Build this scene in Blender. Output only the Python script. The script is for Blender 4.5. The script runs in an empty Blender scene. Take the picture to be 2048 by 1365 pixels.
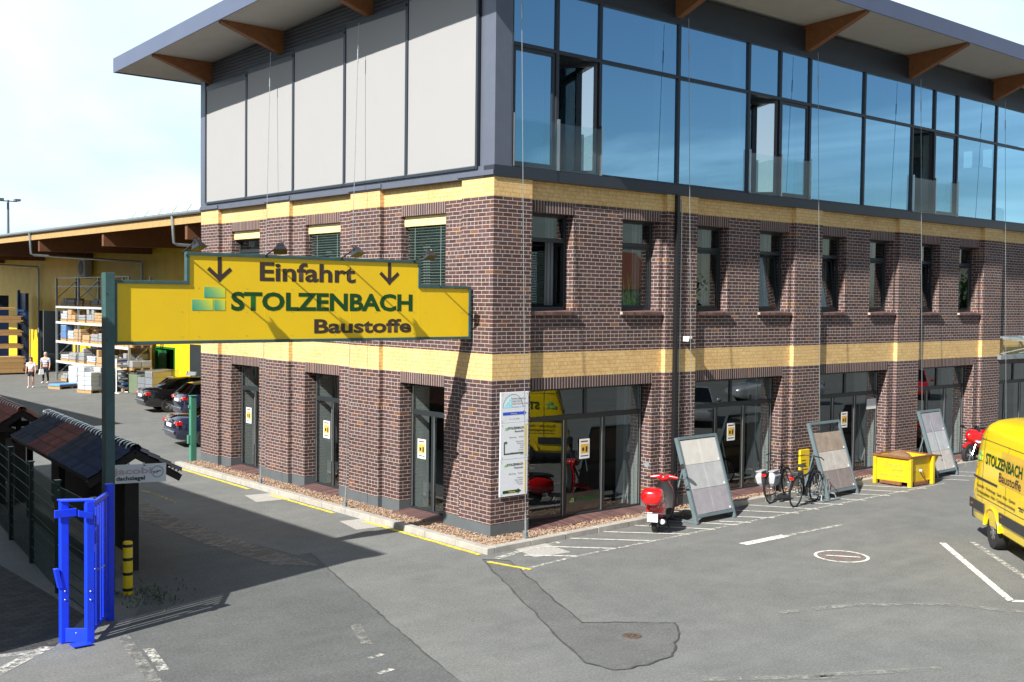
import bpy, math, random
from math import sin, cos, pi, radians as R
from mathutils import Vector as V, Matrix
rnd = random.Random(7)
S = bpy.context.scene
COL = S.collection
# ---------------------------------------------------------------- camera
CAMPOS = (-14.3264, -17.3929, 4.8642)
cd = bpy.data.cameras.new("camera"); cd.sensor_width = 36; cd.lens = 39.246; cd.clip_end = 2000; cd.clip_start = .1
cam = bpy.data.objects.new("camera", cd); COL.objects.link(cam)
cam.matrix_world = Matrix([[0.760801, 0.01453, -0.648823, -14.326445], [-0.648884, 0.034657, -0.760097, -17.39291], [0.011442, 0.999294, 0.035796, 4.864187], [0, 0, 0, 1]])
S.camera = cam
# ---------------------------------------------------------------- sky and sun
SUN = V((-1, -.25, .86)).normalized()
w = bpy.data.worlds.new("World"); S.world = w; w.use_nodes = True
nt = w.node_tree; nt.nodes.clear(); N = nt.nodes.new; L = nt.links.new
out = N('ShaderNodeOutputWorld'); bg = N('ShaderNodeBackground'); L(bg.outputs[0], out.inputs[0])
sk = N('ShaderNodeTexSky'); sk.sky_type = 'NISHITA'; sk.sun_disc = False
sk.sun_elevation = math.asin(SUN.z); sk.sun_rotation = math.atan2(SUN.x, SUN.y) % (2*pi)
sk.air_density = 1.0; sk.dust_density = .6; sk.ozone_density = 1.6
tc = N('ShaderNodeTexCoord'); sp = N('ShaderNodeSeparateXYZ'); L(tc.outputs['Generated'], sp.inputs[0])
mz = N('ShaderNodeMath'); mz.operation = 'ADD'; mz.inputs[1].default_value = .16; L(sp.outputs[2], mz.inputs[0])
mx = N('ShaderNodeMath'); mx.operation = 'MAXIMUM'; mx.inputs[1].default_value = .05; L(mz.outputs[0], mx.inputs[0])
dx = N('ShaderNodeMath'); dx.operation = 'DIVIDE'; L(sp.outputs[0], dx.inputs[0]); L(mx.outputs[0], dx.inputs[1])
dy = N('ShaderNodeMath'); dy.operation = 'DIVIDE'; L(sp.outputs[1], dy.inputs[0]); L(mx.outputs[0], dy.inputs[1])
cb = N('ShaderNodeCombineXYZ'); L(dx.outputs[0], cb.inputs[0]); L(dy.outputs[0], cb.inputs[1])
n1 = N('ShaderNodeTexNoise'); n1.inputs['Scale'].default_value = .55; n1.inputs['Detail'].default_value = 7; n1.inputs['Roughness'].default_value = .55; n1.inputs['Distortion'].default_value = .6
L(cb.outputs[0], n1.inputs['Vector'])
# more cloud towards the horizon on the far (north) side, thin wisps on the other
ys = N('ShaderNodeMapRange'); ys.inputs[1].default_value = -.6; ys.inputs[2].default_value = .9; ys.inputs[3].default_value = -.09; ys.inputs[4].default_value = .12; L(sp.outputs[1], ys.inputs[0])
ad = N('ShaderNodeMath'); ad.operation = 'ADD'; L(n1.outputs[0], ad.inputs[0]); L(ys.outputs[0], ad.inputs[1])
cr = N('ShaderNodeMapRange'); cr.inputs[1].default_value = .42; cr.inputs[2].default_value = .78; cr.inputs[3].default_value = 0; cr.inputs[4].default_value = .85; L(ad.outputs[0], cr.inputs[0])
mixc = N('ShaderNodeMix'); mixc.data_type = 'RGBA'; L(cr.outputs[0], mixc.inputs[0]); 
vf = N('ShaderNodeMapRange'); vf.inputs[1].default_value = 0; vf.inputs[2].default_value = .6; vf.inputs[3].default_value = 0; vf.inputs[4].default_value = .7; L(sp.outputs[1], vf.inputs[0])
veil = N('ShaderNodeMix'); veil.data_type = 'RGBA'; L(vf.outputs[0], veil.inputs[0]); L(sk.outputs[0], veil.inputs[6]); veil.inputs[7].default_value = (9.2, 12.8, 14.8, 1); L(veil.outputs[2], mixc.inputs[6]); mixc.inputs[7].default_value = (13.8, 15.4, 16.2, 1)
L(mixc.outputs[2], bg.inputs[0]); bg.inputs[1].default_value = .05
sd = bpy.data.lights.new("sun", 'SUN'); sd.energy = 5; sd.angle = R(.55); sd.color = (1, .955, .88)
so = bpy.data.objects.new("sun", sd); COL.objects.link(so); so.rotation_euler = SUN.to_track_quat('Z', 'Y').to_euler(); so.location = (-30, -10, 40)
S.view_settings.view_transform = 'Standard'; S.view_settings.look = 'None'; S.view_settings.exposure = .92; S.view_settings.gamma = 1
S.render.engine = 'CYCLES'
try:
    S.cycles.max_bounces = 8; S.cycles.transparent_max_bounces = 16; S.cycles.caustics_reflective = False; S.cycles.caustics_refractive = False
    S.cycles.use_denoising = True
except Exception: pass
# ---------------------------------------------------------------- materials
def newmat(name):
    m = bpy.data.materials.new(name); m.use_nodes = True
    return m, m.node_tree, m.node_tree.nodes['Principled BSDF']
def setp(b, rough=.6, metal=0, spec=.5, coat=0):
    b.inputs['Roughness'].default_value = rough; b.inputs['Metallic'].default_value = metal
    b.inputs['Specular IOR Level'].default_value = spec; b.inputs['Coat Weight'].default_value = coat
    b.inputs['Coat Roughness'].default_value = .05
def M(name, col, rough=.6, metal=0, var=.12, vs=3, bump=0, bs=60, spec=.5, coat=0, island=0, col2=None, world=False):
    m, nt, b = newmat(name); N = nt.nodes.new; L = nt.links.new; setp(b, rough, metal, spec, coat)
    t = N('ShaderNodeTexCoord'); co = t.outputs['Object']
    if world: co = N('ShaderNodeNewGeometry').outputs['Position']
    n = N('ShaderNodeTexNoise'); n.inputs['Scale'].default_value = vs; n.inputs['Detail'].default_value = 6; n.inputs['Roughness'].default_value = .65; L(co, n.inputs['Vector'])
    mr = N('ShaderNodeMapRange'); mr.inputs[1].default_value = .3; mr.inputs[2].default_value = .7; L(n.outputs[0], mr.inputs[0])
    fac = mr.outputs[0]
    if island:
        g = N('ShaderNodeNewGeometry'); mm = N('ShaderNodeMix'); mm.inputs[0].default_value = island
        L(fac, mm.inputs[2]); L(g.outputs['Random Per Island'], mm.inputs[3]); fac = mm.outputs[0]
    mi = N('ShaderNodeMix'); mi.data_type = 'RGBA'; L(fac, mi.inputs[0])
    c2 = col2 or tuple(min(1, c*(1+var)) for c in col)
    c1 = col if col2 else tuple(c*(1-var) for c in col)
    mi.inputs[6].default_value = (*c1, 1); mi.inputs[7].default_value = (*c2, 1); L(mi.outputs[2], b.inputs['Base Color'])
    if bump:
        n2 = N('ShaderNodeTexNoise'); n2.inputs['Scale'].default_value = bs; n2.inputs['Detail'].default_value = 4; L(co, n2.inputs['Vector'])
        bp = N('ShaderNodeBump'); bp.inputs['Strength'].default_value = bump; bp.inputs['Distance'].default_value = .02; L(n2.outputs[0], bp.inputs['Height']); L(bp.outputs[0], b.inputs['Normal'])
    return m
def ramp(nt, fac, stops):
    r = nt.nodes.new('ShaderNodeValToRGB'); nt.links.new(fac, r.inputs[0]); e = r.color_ramp.elements
    while len(e) < len(stops): e.new(.5)
    for i, (p, c) in enumerate(stops): e[i].position = p; e[i].color = (*c, 1)
    return r.outputs[0]
def brickmat(name, stops, mortar, bw=.25, rh=.0833, ms=.0062, mode='wall', off=.5, bump=.5, rough=.75, morvar=0.0):
    m, nt, b = newmat(name); N = nt.nodes.new; L = nt.links.new; setp(b, rough, 0, .35)
    g = N('ShaderNodeNewGeometry'); s = N('ShaderNodeSeparateXYZ'); L(g.outputs['Position'], s.inputs[0])
    u = N('ShaderNodeMath'); u.operation = 'ADD'; L(s.outputs[0], u.inputs[0]); L(s.outputs[1], u.inputs[1])
    c = N('ShaderNodeCombineXYZ')
    if mode == 'wall': L(u.outputs[0], c.inputs[0]); L(s.outputs[2], c.inputs[1])
    elif mode == 'soldier': L(s.outputs[2], c.inputs[0]); L(u.outputs[0], c.inputs[1])
    else: L(s.outputs[0], c.inputs[0]); L(s.outputs[1], c.inputs[1])
    # real brickwork wanders a little
    nw = N('ShaderNodeTexNoise'); nw.inputs['Scale'].default_value = 2.3; L(c.outputs[0], nw.inputs['Vector'])
    wm = N('ShaderNodeVectorMath'); wm.operation = 'MULTIPLY_ADD'; wm.inputs[1].default_value = (.012, .012, 0); L(nw.outputs['Color'], wm.inputs[0]); L(c.outputs[0], wm.inputs[2])
    t = N('ShaderNodeTexBrick'); L(wm.outputs[0], t.inputs['Vector']); t.offset = off; t.offset_frequency = 2; t.squash = 1
    if mode == 'wall' and off: t.squash = .5; t.squash_frequency = 7
    t.inputs['Scale'].default_value = 1; t.inputs['Brick Width'].default_value = bw; t.inputs['Row Height'].default_value = rh
    t.inputs['Mortar Size'].default_value = ms; t.inputs['Mortar Smooth'].default_value = .15; t.inputs['Bias'].default_value = 0
    t.inputs['Color1'].default_value = (0, 0, 0, 1); t.inputs['Color2'].default_value = (1, 1, 1, 1); t.inputs['Mortar'].default_value = (.5, .5, .5, 1)
    col = ramp(nt, t.outputs['Color'], stops)
    n = N('ShaderNodeTexNoise'); n.inputs['Scale'].default_value = 14; n.inputs['Detail'].default_value = 5; L(g.outputs['Position'], n.inputs['Vector'])
    mu = N('ShaderNodeMix'); mu.data_type = 'RGBA'; mu.blend_type = 'OVERLAY'; mu.inputs[0].default_value = .45; L(col, mu.inputs[6]); L(n.outputs[0], mu.inputs[7])
    n3 = N('ShaderNodeTexNoise'); n3.inputs['Scale'].default_value = .55; n3.inputs['Detail'].default_value = 3; L(g.outputs['Position'], n3.inputs['Vector'])
    mu2 = N('ShaderNodeMix'); mu2.data_type = 'RGBA'; mu2.blend_type = 'OVERLAY'; mu2.inputs[0].default_value = .3; L(mu.outputs[2], mu2.inputs[6]); L(n3.outputs[0], mu2.inputs[7])
    mo = N('ShaderNodeMix'); mo.data_type = 'RGBA'; mo.inputs[6].default_value = (*[x*.8 for x in mortar], 1); mo.inputs[7].default_value = (*[min(1, x*1.15) for x in mortar], 1); L(n3.outputs[0], mo.inputs[0])
    mi = N('ShaderNodeMix'); mi.data_type = 'RGBA'; L(t.outputs['Fac'], mi.inputs[0]); L(mu2.outputs[2], mi.inputs[6]); L(mo.outputs[2], mi.inputs[7]); L(mi.outputs[2], b.inputs['Base Color'])
    iv = N('ShaderNodeMath'); iv.operation = 'SUBTRACT'; iv.inputs[0].default_value = 1; L(t.outputs['Fac'], iv.inputs[1])
    bp = N('ShaderNodeBump'); bp.inputs['Strength'].default_value = bump; bp.inputs['Distance'].default_value = .006; L(iv.outputs[0], bp.inputs['Height']); L(bp.outputs[0], b.inputs['Normal'])
    return m
def glass(name, tint=(.8, .85, .85), refl=(1, 1, 1), base=.0, gain=1.0, rough=0):
    m, nt, b = newmat(name); nt.nodes.remove(b); N = nt.nodes.new; L = nt.links.new
    o = nt.nodes['Material Output']; tr = N('ShaderNodeBsdfTransparent'); tr.inputs[0].default_value = (*tint, 1)
    gl = N('ShaderNodeBsdfGlossy'); gl.inputs[0].default_value = (*refl, 1); gl.inputs['Roughness'].default_value = rough
    f = N('ShaderNodeFresnel'); f.inputs[0].default_value = 1.52
    ma = N('ShaderNodeMath'); ma.operation = 'MULTIPLY_ADD'; ma.inputs[1].default_value = gain; ma.inputs[2].default_value = base; ma.use_clamp = True; L(f.outputs[0], ma.inputs[0])
    gg = N('ShaderNodeNewGeometry'); bk = N('ShaderNodeMath'); bk.operation = 'SUBTRACT'; bk.inputs[0].default_value = 1; L(gg.outputs['Backfacing'], bk.inputs[1])
    mk = N('ShaderNodeMath'); mk.operation = 'MULTIPLY'; L(ma.outputs[0], mk.inputs[0]); L(bk.outputs[0], mk.inputs[1]); ma = mk
    mi = N('ShaderNodeMixShader'); L(ma.outputs[0], mi.inputs[0]); L(tr.outputs[0], mi.inputs[1]); L(gl.outputs[0], mi.inputs[2]); L(mi.outputs[0], o.inputs[0])
    return m
def stripes(name, axis, period, c1, c2, rough=.5, duty=.5, bump=.6, obj=False, metal=0):
    m, nt, b = newmat(name); N = nt.nodes.new; L = nt.links.new; setp(b, rough, metal, .4)
    g = N('ShaderNodeNewGeometry').outputs['Position'] if not obj else N('ShaderNodeTexCoord').outputs['Object']
    s = N('ShaderNodeSeparateXYZ'); L(g, s.inputs[0])
    a = N('ShaderNodeMath'); a.operation = 'MULTIPLY'; a.inputs[1].default_value = 2*pi/period; L(s.outputs[axis], a.inputs[0])
    si = N('ShaderNodeMath'); si.operation = 'SINE'; L(a.outputs[0], si.inputs[0])
    mr = N('ShaderNodeMapRange'); mr.inputs[1].default_value = -.6; mr.inputs[2].default_value = .6; L(si.outputs[0], mr.inputs[0])
    n = N('ShaderNodeTexNoise'); n.inputs['Scale'].default_value = 1.2; n.inputs['Detail'].default_value = 4; L(g, n.inputs['Vector'])
    mi = N('ShaderNodeMix'); mi.data_type = 'RGBA'; mi.inputs[6].default_value = (*c1, 1); mi.inputs[7].default_value = (*c2, 1); L(mr.outputs[0], mi.inputs[0])
    mo = N('ShaderNodeMix'); mo.data_type = 'RGBA'; mo.blend_type = 'OVERLAY'; mo.inputs[0].default_value = .35; L(mi.outputs[2], mo.inputs[6]); L(n.outputs[0], mo.inputs[7]); L(mo.outputs[2], b.inputs['Base Color'])
    bp = N('ShaderNodeBump'); bp.inputs['Strength'].default_value = bump; bp.inputs['Distance'].default_value = .02; L(mr.outputs[0], bp.inputs['Height']); L(bp.outputs[0], b.inputs['Normal'])
    return m
def asphalt(name, dark, light, speck=.42, sc=1.0, cracks=False):
    m, nt, b = newmat(name); N = nt.nodes.new; L = nt.links.new; setp(b, .85, 0, .3)
    g = N('ShaderNodeNewGeometry').outputs['Position']
    def noise(s, d, r=.6):
        n = N('ShaderNodeTexNoise'); n.inputs['Scale'].default_value = s; n.inputs['Detail'].default_value = d; n.inputs['Roughness'].default_value = r; L(g, n.inputs['Vector']); return n.outputs[0]
    big = noise(.5*sc, 4, .5); mid = noise(2.2*sc, 6, .7); fine = noise(26, 4, .85); vf = noise(95, 3, .9)
    base = N('ShaderNodeMix'); base.data_type = 'RGBA'; base.inputs[6].default_value = (*dark, 1); base.inputs[7].default_value = (*light, 1)
    mr = N('ShaderNodeMapRange'); mr.inputs[1].default_value = .35; mr.inputs[2].default_value = .65; L(big, mr.inputs[0]); L(mr.outputs[0], base.inputs[0])
    cur = base.outputs[2]
    for src, f in ((mid, .12), (fine, speck), (vf, speck)):
        o = N('ShaderNodeMix'); o.data_type = 'RGBA'; o.blend_type = 'OVERLAY'; o.inputs[0].default_value = f
        k = N('ShaderNodeMapRange'); k.inputs[1].default_value = .3; k.inputs[2].default_value = .7; L(src, k.inputs[0]); L(cur, o.inputs[6]); L(k.outputs[0], o.inputs[7]); cur = o.outputs[2]
    # tyre scuffs / stretched stains
    mp = N('ShaderNodeMapping'); mp.inputs['Rotation'].default_value = (0, 0, .65); mp.inputs['Scale'].default_value = (.25, 2.2, 1); L(g, mp.inputs[0])
    st = N('ShaderNodeTexNoise'); st.inputs['Scale'].default_value = .9; st.inputs['Detail'].default_value = 6; L(mp.outputs[0], st.inputs['Vector'])
    k = N('ShaderNodeMapRange'); k.inputs[1].default_value = .52; k.inputs[2].default_value = .75; k.inputs[4].default_value = .22; L(st.outputs[0], k.inputs[0])
    o = N('ShaderNodeMix'); o.data_type = 'RGBA'; L(k.outputs[0], o.inputs[0]); L(cur, o.inputs[6]); o.inputs[7].default_value = (*[min(1, x*1.45) for x in light], 1); cur = o.outputs[2]
    L(cur, b.inputs['Base Color'])
    bp = N('ShaderNodeBump'); bp.inputs['Strength'].default_value = .35; bp.inputs['Distance'].default_value = .01; L(vf, bp.inputs['Height']); L(bp.outputs[0], b.inputs['Normal'])
    return m
def paint(name, col, wear=.5, ws=9):
    """road paint worn through to the asphalt by its own holes"""
    m, nt, b = newmat(name); N = nt.nodes.new; L = nt.links.new; setp(b, .7, 0, .3)
    b.inputs['Base Color'].default_value = (*col, 1); g = N('ShaderNodeNewGeometry').outputs['Position']
    n = N('ShaderNodeTexNoise'); n.inputs['Scale'].default_value = ws; n.inputs['Detail'].default_value = 8; n.inputs['Roughness'].default_value = .75; L(g, n.inputs['Vector'])
    k = N('ShaderNodeMapRange'); k.inputs[1].default_value = wear-.08; k.inputs[2].default_value = wear+.1; k.inputs[3].default_value = 0; k.inputs[4].default_value = 1; L(n.outputs[0], k.inputs[0])
    L(k.outputs[0], b.inputs['Alpha'])
    return m
m_ = {}
BR = [(0, (.052, .030, .033)), (.28, (.082, .039, .038)), (.52, (.095, .054, .056)), (.74, (.068, .042, .048)), (.95, (.105, .048, .038)), (1, (.18, .085, .045))]
m_['brick'] = brickmat('clinker_brick', BR, (.47, .41, .355), ms=.0062)
m_['soldier'] = brickmat('soldier_brick', BR, (.56, .49, .42), bw=60, mode='soldier', off=0)
YB = [(0, (.62, .415, .18)), (.5, (.67, .455, .205)), (1, (.70, .475, .22))]
m_['band'] = brickmat('yellow_painted_brick', YB, (.40, .27, .09), ms=.004, bump=.5)
m_['plinth'] = M('plinth_panel', (.10, .115, .125), .5, var=.08)
m_['anth'] = M('anthracite_metal', (.035, .042, .055), .35, .3, var=.06)
m_['bluegrey'] = M('bluegrey_metal', (.125, .14, .185), .4, .3, var=.06)
m_['fascia'] = M('fascia_metal', (.125, .145, .225), .38, .4, var=.05, vs=1)
m_['blind'] = M('blind_fabric', (.30, .30, .305), .8, var=.012, vs=.8)
m_['corr'] = stripes('corrugated_anthracite', 2, .09, (.04, .046, .06), (.085, .095, .115), .45, bump=.9)
m_['soffit'] = M('soffit_board', (.5, .49, .46), .8, var=.05)
m_['glulam'] = M('glulam_timber', (.27, .11, .035), .6, var=.25, vs=6, col2=(.18, .07, .025))
m_['gluldark'] = M('shaded_glulam', (.17, .07, .03), .7, col2=(.11, .045, .02), vs=6)  # glulam copy for the hall beams, overhang shade put into its colour
m_['skyglass'] = M('skylight_reflection', (.55, .66, .63), .25, var=.06)  # opaque pale colour stands in for the white reflection on the glass
m_['frame'] = M('window_frame_paint', (.028, .035, .04), .4, .2, var=.05)
m_['shopglass'] = glass('shop_glass', (.80, .84, .84), (.92, .98, 1), .07, 1.15)
m_['upglass'] = glass('solar_glass', (.72, .90, .97), (.44, .76, 1.0), .68, 1.2)
m_['sashglass'] = glass('open_sash_glass', (.55, .7, .75), (.85, .95, 1.0), .62, 1.2)
m_['clear'] = glass('clear_glass', (.88, .95, .95), (1, 1, 1), .03, 1.0)
m_['black'] = M('black_paint', (.012, .012, .014), .35, var=.1)
m_['white'] = M('white_paint', (.78, .78, .77), .5, var=.03)
m_['offwhite'] = M('offwhite_plaster', (.55, .56, .55), .8, var=.05)
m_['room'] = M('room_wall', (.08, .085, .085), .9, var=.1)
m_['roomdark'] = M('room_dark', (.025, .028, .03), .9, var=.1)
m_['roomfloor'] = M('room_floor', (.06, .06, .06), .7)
m_['signyellow'] = M('sign_yellow', (.90, .60, .008), .38, col2=(.84, .545, .012), vs=1.1)
m_['signgreenframe'] = M('green_steel', (.045, .10, .10), .45, var=.2, vs=4)
m_['letgreen'] = M('letter_green', (.004, .06, .008), .5)
m_['letdark'] = M('letter_dark', (.05, .03, .022), .5)
m_['blue'] = M('blue_gate_paint', (.005, .05, .95), .4, col2=(.012, .045, .62), vs=9)
m_['bluedark'] = M('rack_blue', (.01, .03, .10), .4)
m_['yel'] = M('yellow_paint', (.85, .6, .01), .4, var=.08)
m_['skip'] = M('container_yellow', (.72, .48, .006), .5, var=.14, vs=7, col2=(.56, .36, .01))
m_['rust'] = M('rusty_steel', (.20, .08, .03), .85, var=.35, vs=20, bump=.3)
m_['red'] = M('red_lacquer', (.62, .006, .008), .22, coat=1, var=.03)
m_['rubber'] = M('tyre_rubber', (.018, .018, .019), .8, bump=.2)
m_['chrome'] = M('chrome', (.75, .75, .76), .15, 1, var=.02)
m_['alu'] = M('aluminium', (.55, .56, .57), .35, .9, var=.06)
m_['galv'] = M('galvanised', (.38, .42, .44), .45, .7, var=.15, vs=12)
m_['seat'] = M('black_vinyl', (.03, .03, .032), .5)
m_['vangrey'] = M('van_plastic', (.035, .035, .038), .6)
m_['vanyel'] = M('van_yellow', (.90, .65, .004), .22, coat=.8, var=.015, vs=1)
m_['vantan'] = M('van_sticker', (.62, .40, .05), .35)
m_['carblack'] = M('car_black', (.006, .006, .007), .12, coat=1, spec=.7)
m_['carnavy'] = M('car_navy', (.008, .01, .03), .14, coat=1, spec=.7)
m_['carsilver'] = M('car_silver', (.55, .57, .6), .25, .6, coat=1)
m_['carglass'] = glass('car_glass', (.05, .06, .06), (1, 1, 1), .06, 1.3)
m_['lamp'] = M('tail_lamp', (.6, .01, .01), .12, coat=1)
m_['plate'] = M('number_plate', (.85, .85, .83), .4)
m_['teal'] = M('teal_frame', (.11, .15, .165), .45, var=.12)
m_['concrete'] = M('concrete_kerb', (.35, .335, .305), .85, var=.18, vs=5, bump=.2, world=True)
m_['gravel'] = M('gravel_stone', (.20, .12, .07), .8, col2=(.42, .32, .24), island=.9)
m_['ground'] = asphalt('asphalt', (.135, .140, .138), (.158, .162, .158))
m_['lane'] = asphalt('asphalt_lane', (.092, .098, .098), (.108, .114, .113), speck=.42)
m_['patch'] = asphalt('asphalt_patch', (.105, .108, .107), (.125, .128, .126), speck=.4)
m_['tar'] = M('tar_joint', (.06, .06, .06), .6, world=True, var=.4, vs=9)
m_['pave'] = brickmat('paving_stones', [(0, (.12, .11, .10)), (.5, (.17, .155, .14)), (1, (.22, .2, .18))], (.06, .055, .05), bw=.22, rh=.11, mode='flat', bump=.4, rough=.9)
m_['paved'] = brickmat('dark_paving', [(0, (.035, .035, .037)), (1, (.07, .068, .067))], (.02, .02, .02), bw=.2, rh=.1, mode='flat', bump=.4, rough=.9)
m_['cobble'] = M('cobble_slab', (.22, .21, .2), .9, col2=(.5, .48, .45), vs=30, bump=.8, bs=45, world=True)
m_['wpaint'] = paint('white_road_paint', (.72, .71, .66), .42)
m_['wpaint2'] = paint('hatch_paint', (.55, .54, .5), .4)
m_['mhole'] = M('manhole_iron', (.09, .06, .045), .8, var=.3, vs=30)
m_['wworn'] = paint('worn_white_paint', (.6, .59, .54), .52)
m_['ghost'] = paint('ghost_paint', (.26, .26, .245), .5, 5)
m_['ypaint'] = paint('yellow_road_paint', (.74, .60, .07), .43)
m_['yworn'] = paint('worn_yellow_paint', (.6, .55, .1), .55)
m_['rpaint'] = paint('red_road_paint', (.30, .16, .14), .56)
m_['hallyellow'] = stripes('hall_cladding', 1, .16, (.70, .45, .008), (.90, .58, .015), .5, bump=.7)
m_['timber'] = M('sawn_timber', (.62, .40, .17), .8, col2=(.36, .2, .08), vs=9, island=.6)
m_['darktimber'] = M('dark_timber', (.025, .02, .017), .8, var=.3, vs=8)
m_['greendoor'] = M('green_door_paint', (.01, .14, .03), .4)
m_['fencegreen'] = M('fence_green', (.008, .04, .03), .45)
m_['shrink'] = glass('shrink_wrap', (.85, .87, .9), (1, 1, 1), .12, 1.0, .3)
m_['card'] = M('cardboard', (.42, .28, .15), .8, island=.5)
m_['sack'] = M('white_sacks', (.8, .8, .8), .6, col2=(.62, .66, .7), vs=4, island=.5)
m_['greysack'] = M('grey_sacks', (.28, .29, .30), .6, island=.5)
m_['lightblue'] = M('light_blue', (.12, .3, .62), .5)
m_['tilered'] = M('terracotta_tile', (.12, .03, .018), .38, col2=(.30, .09, .045), island=.85)
m_['tiledark'] = M('slate_tile', (.012, .013, .018), .25, col2=(.055, .06, .075), island=.85)
m_['tileblue'] = M('navy_glazed_tile', (.008, .012, .03), .2, col2=(.03, .045, .10), island=.85)
m_['ridgeglint'] = M('ridge_highlight', (.7, .72, .75), .2, coat=1)  # pale tiles stand in for highlights along the glossy black ridge
m_['tilegloss'] = M('black_glazed_ridge', (.012, .012, .014), .12, coat=1)
m_['tilelight'] = M('pale_ridge_tile', (.42, .28, .24), .6)
m_['skin'] = M('skin', (.55, .33, .24), .6)
m_['shirtw'] = M('white_shirt', (.78, .74, .78), .8)
m_['shirtb'] = stripes('checked_shirt', 2, .12, (.16, .24, .45), (.7, .72, .78), .8, bump=0, obj=True)
m_['denim'] = M('dark_trousers', (.015, .02, .035), .8)
m_['hairg'] = M('grey_hair', (.5, .45, .38), .8)
m_['hairb'] = M('brown_hair', (.10, .05, .03), .8)
m_['leaf'] = M('leaves', (.035, .085, .015), .6, col2=(.07, .14, .03), island=.8)
m_['bark'] = M('bark', (.09, .065, .045), .9)
m_['roofred'] = M('red_roof', (.28, .09, .05), .8)
m_['housewall'] = M('house_wall', (.35, .28, .24), .8)
m_['soil'] = M('soil', (.14, .075, .04), .95, bump=.8, bs=20, col2=(.26, .16, .09))
m_['slabA'] = M('slab_beige', (.58, .56, .52), .7, col2=(.50, .48, .45), vs=5)
m_['slabB'] = M('slab_grey', (.44, .45, .46), .7, col2=(.34, .35, .36), vs=4)
m_['slabC'] = M('slab_mauve', (.33, .31, .34), .7, col2=(.24, .23, .26), vs=4)
m_['slabD'] = M('slab_brown', (.34, .27, .21), .8, col2=(.22, .17, .13), vs=5)
m_['slabE'] = M('slab_taupe', (.24, .20, .18), .8, col2=(.17, .14, .14), vs=5)
m_['slabF'] = M('slab_travertine', (.48, .45, .41), .8, col2=(.36, .33, .30), vs=7)
m_['paper'] = M('paper', (.75, .76, .76), .6, var=.02)
m_['posteryel'] = M('poster_yellow', (.75, .5, .08), .6, col2=(.55, .33, .05), vs=30)
m_['skyblue'] = M('sign_sky_blue', (.35, .75, .85), .5)
m_['signblue'] = M('sign_blue', (.02, .08, .55), .5)
m_['boardwhite'] = M('board_white', (.72, .75, .8), .35, var=.02)
m_['bandyellow'] = M('board_yellow', (.85, .6, .08), .4)
m_['shutter'] = M('shutter_case', (.82, .66, .30), .5)
m_['louvre'] = M('louvre', (.26, .36, .33), .35, .3)
m_['pannier'] = M('pannier_grey', (.34, .35, .37), .7, var=.1)
m_['stampgrey'] = M('stamp_grey', (.08, .09, .09), .5)
m_['pink'] = M('faded_pink', (.55, .42, .42), .5)
m_['lgreen'] = M('skylight_green', (.35, .45, .38), .5)
m_['lgreen2'] = M('post_green', (.06, .22, .15), .45)
m_['mastgrey'] = M('mast_grey', (.12, .13, .17), .5)
m_['racklight'] = M('rack_beam', (.55, .58, .6), .5)
m_['coverg'] = M('green_cover', (.13, .17, .11), .7)
m_['darksoffit'] = M('dark_soffit', (.10, .055, .03), .8)
m_['eaveboard'] = M('eaves_timber', (.5, .32, .12), .7, col2=(.36, .22, .09), vs=6)
m_['skiptext'] = M('faded_lettering', (.55, .42, .06), .6)
m_['frost'] = glass('frosted_film', (.45, .5, .5), (1, 1, 1), .1, 1, .3)
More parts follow.
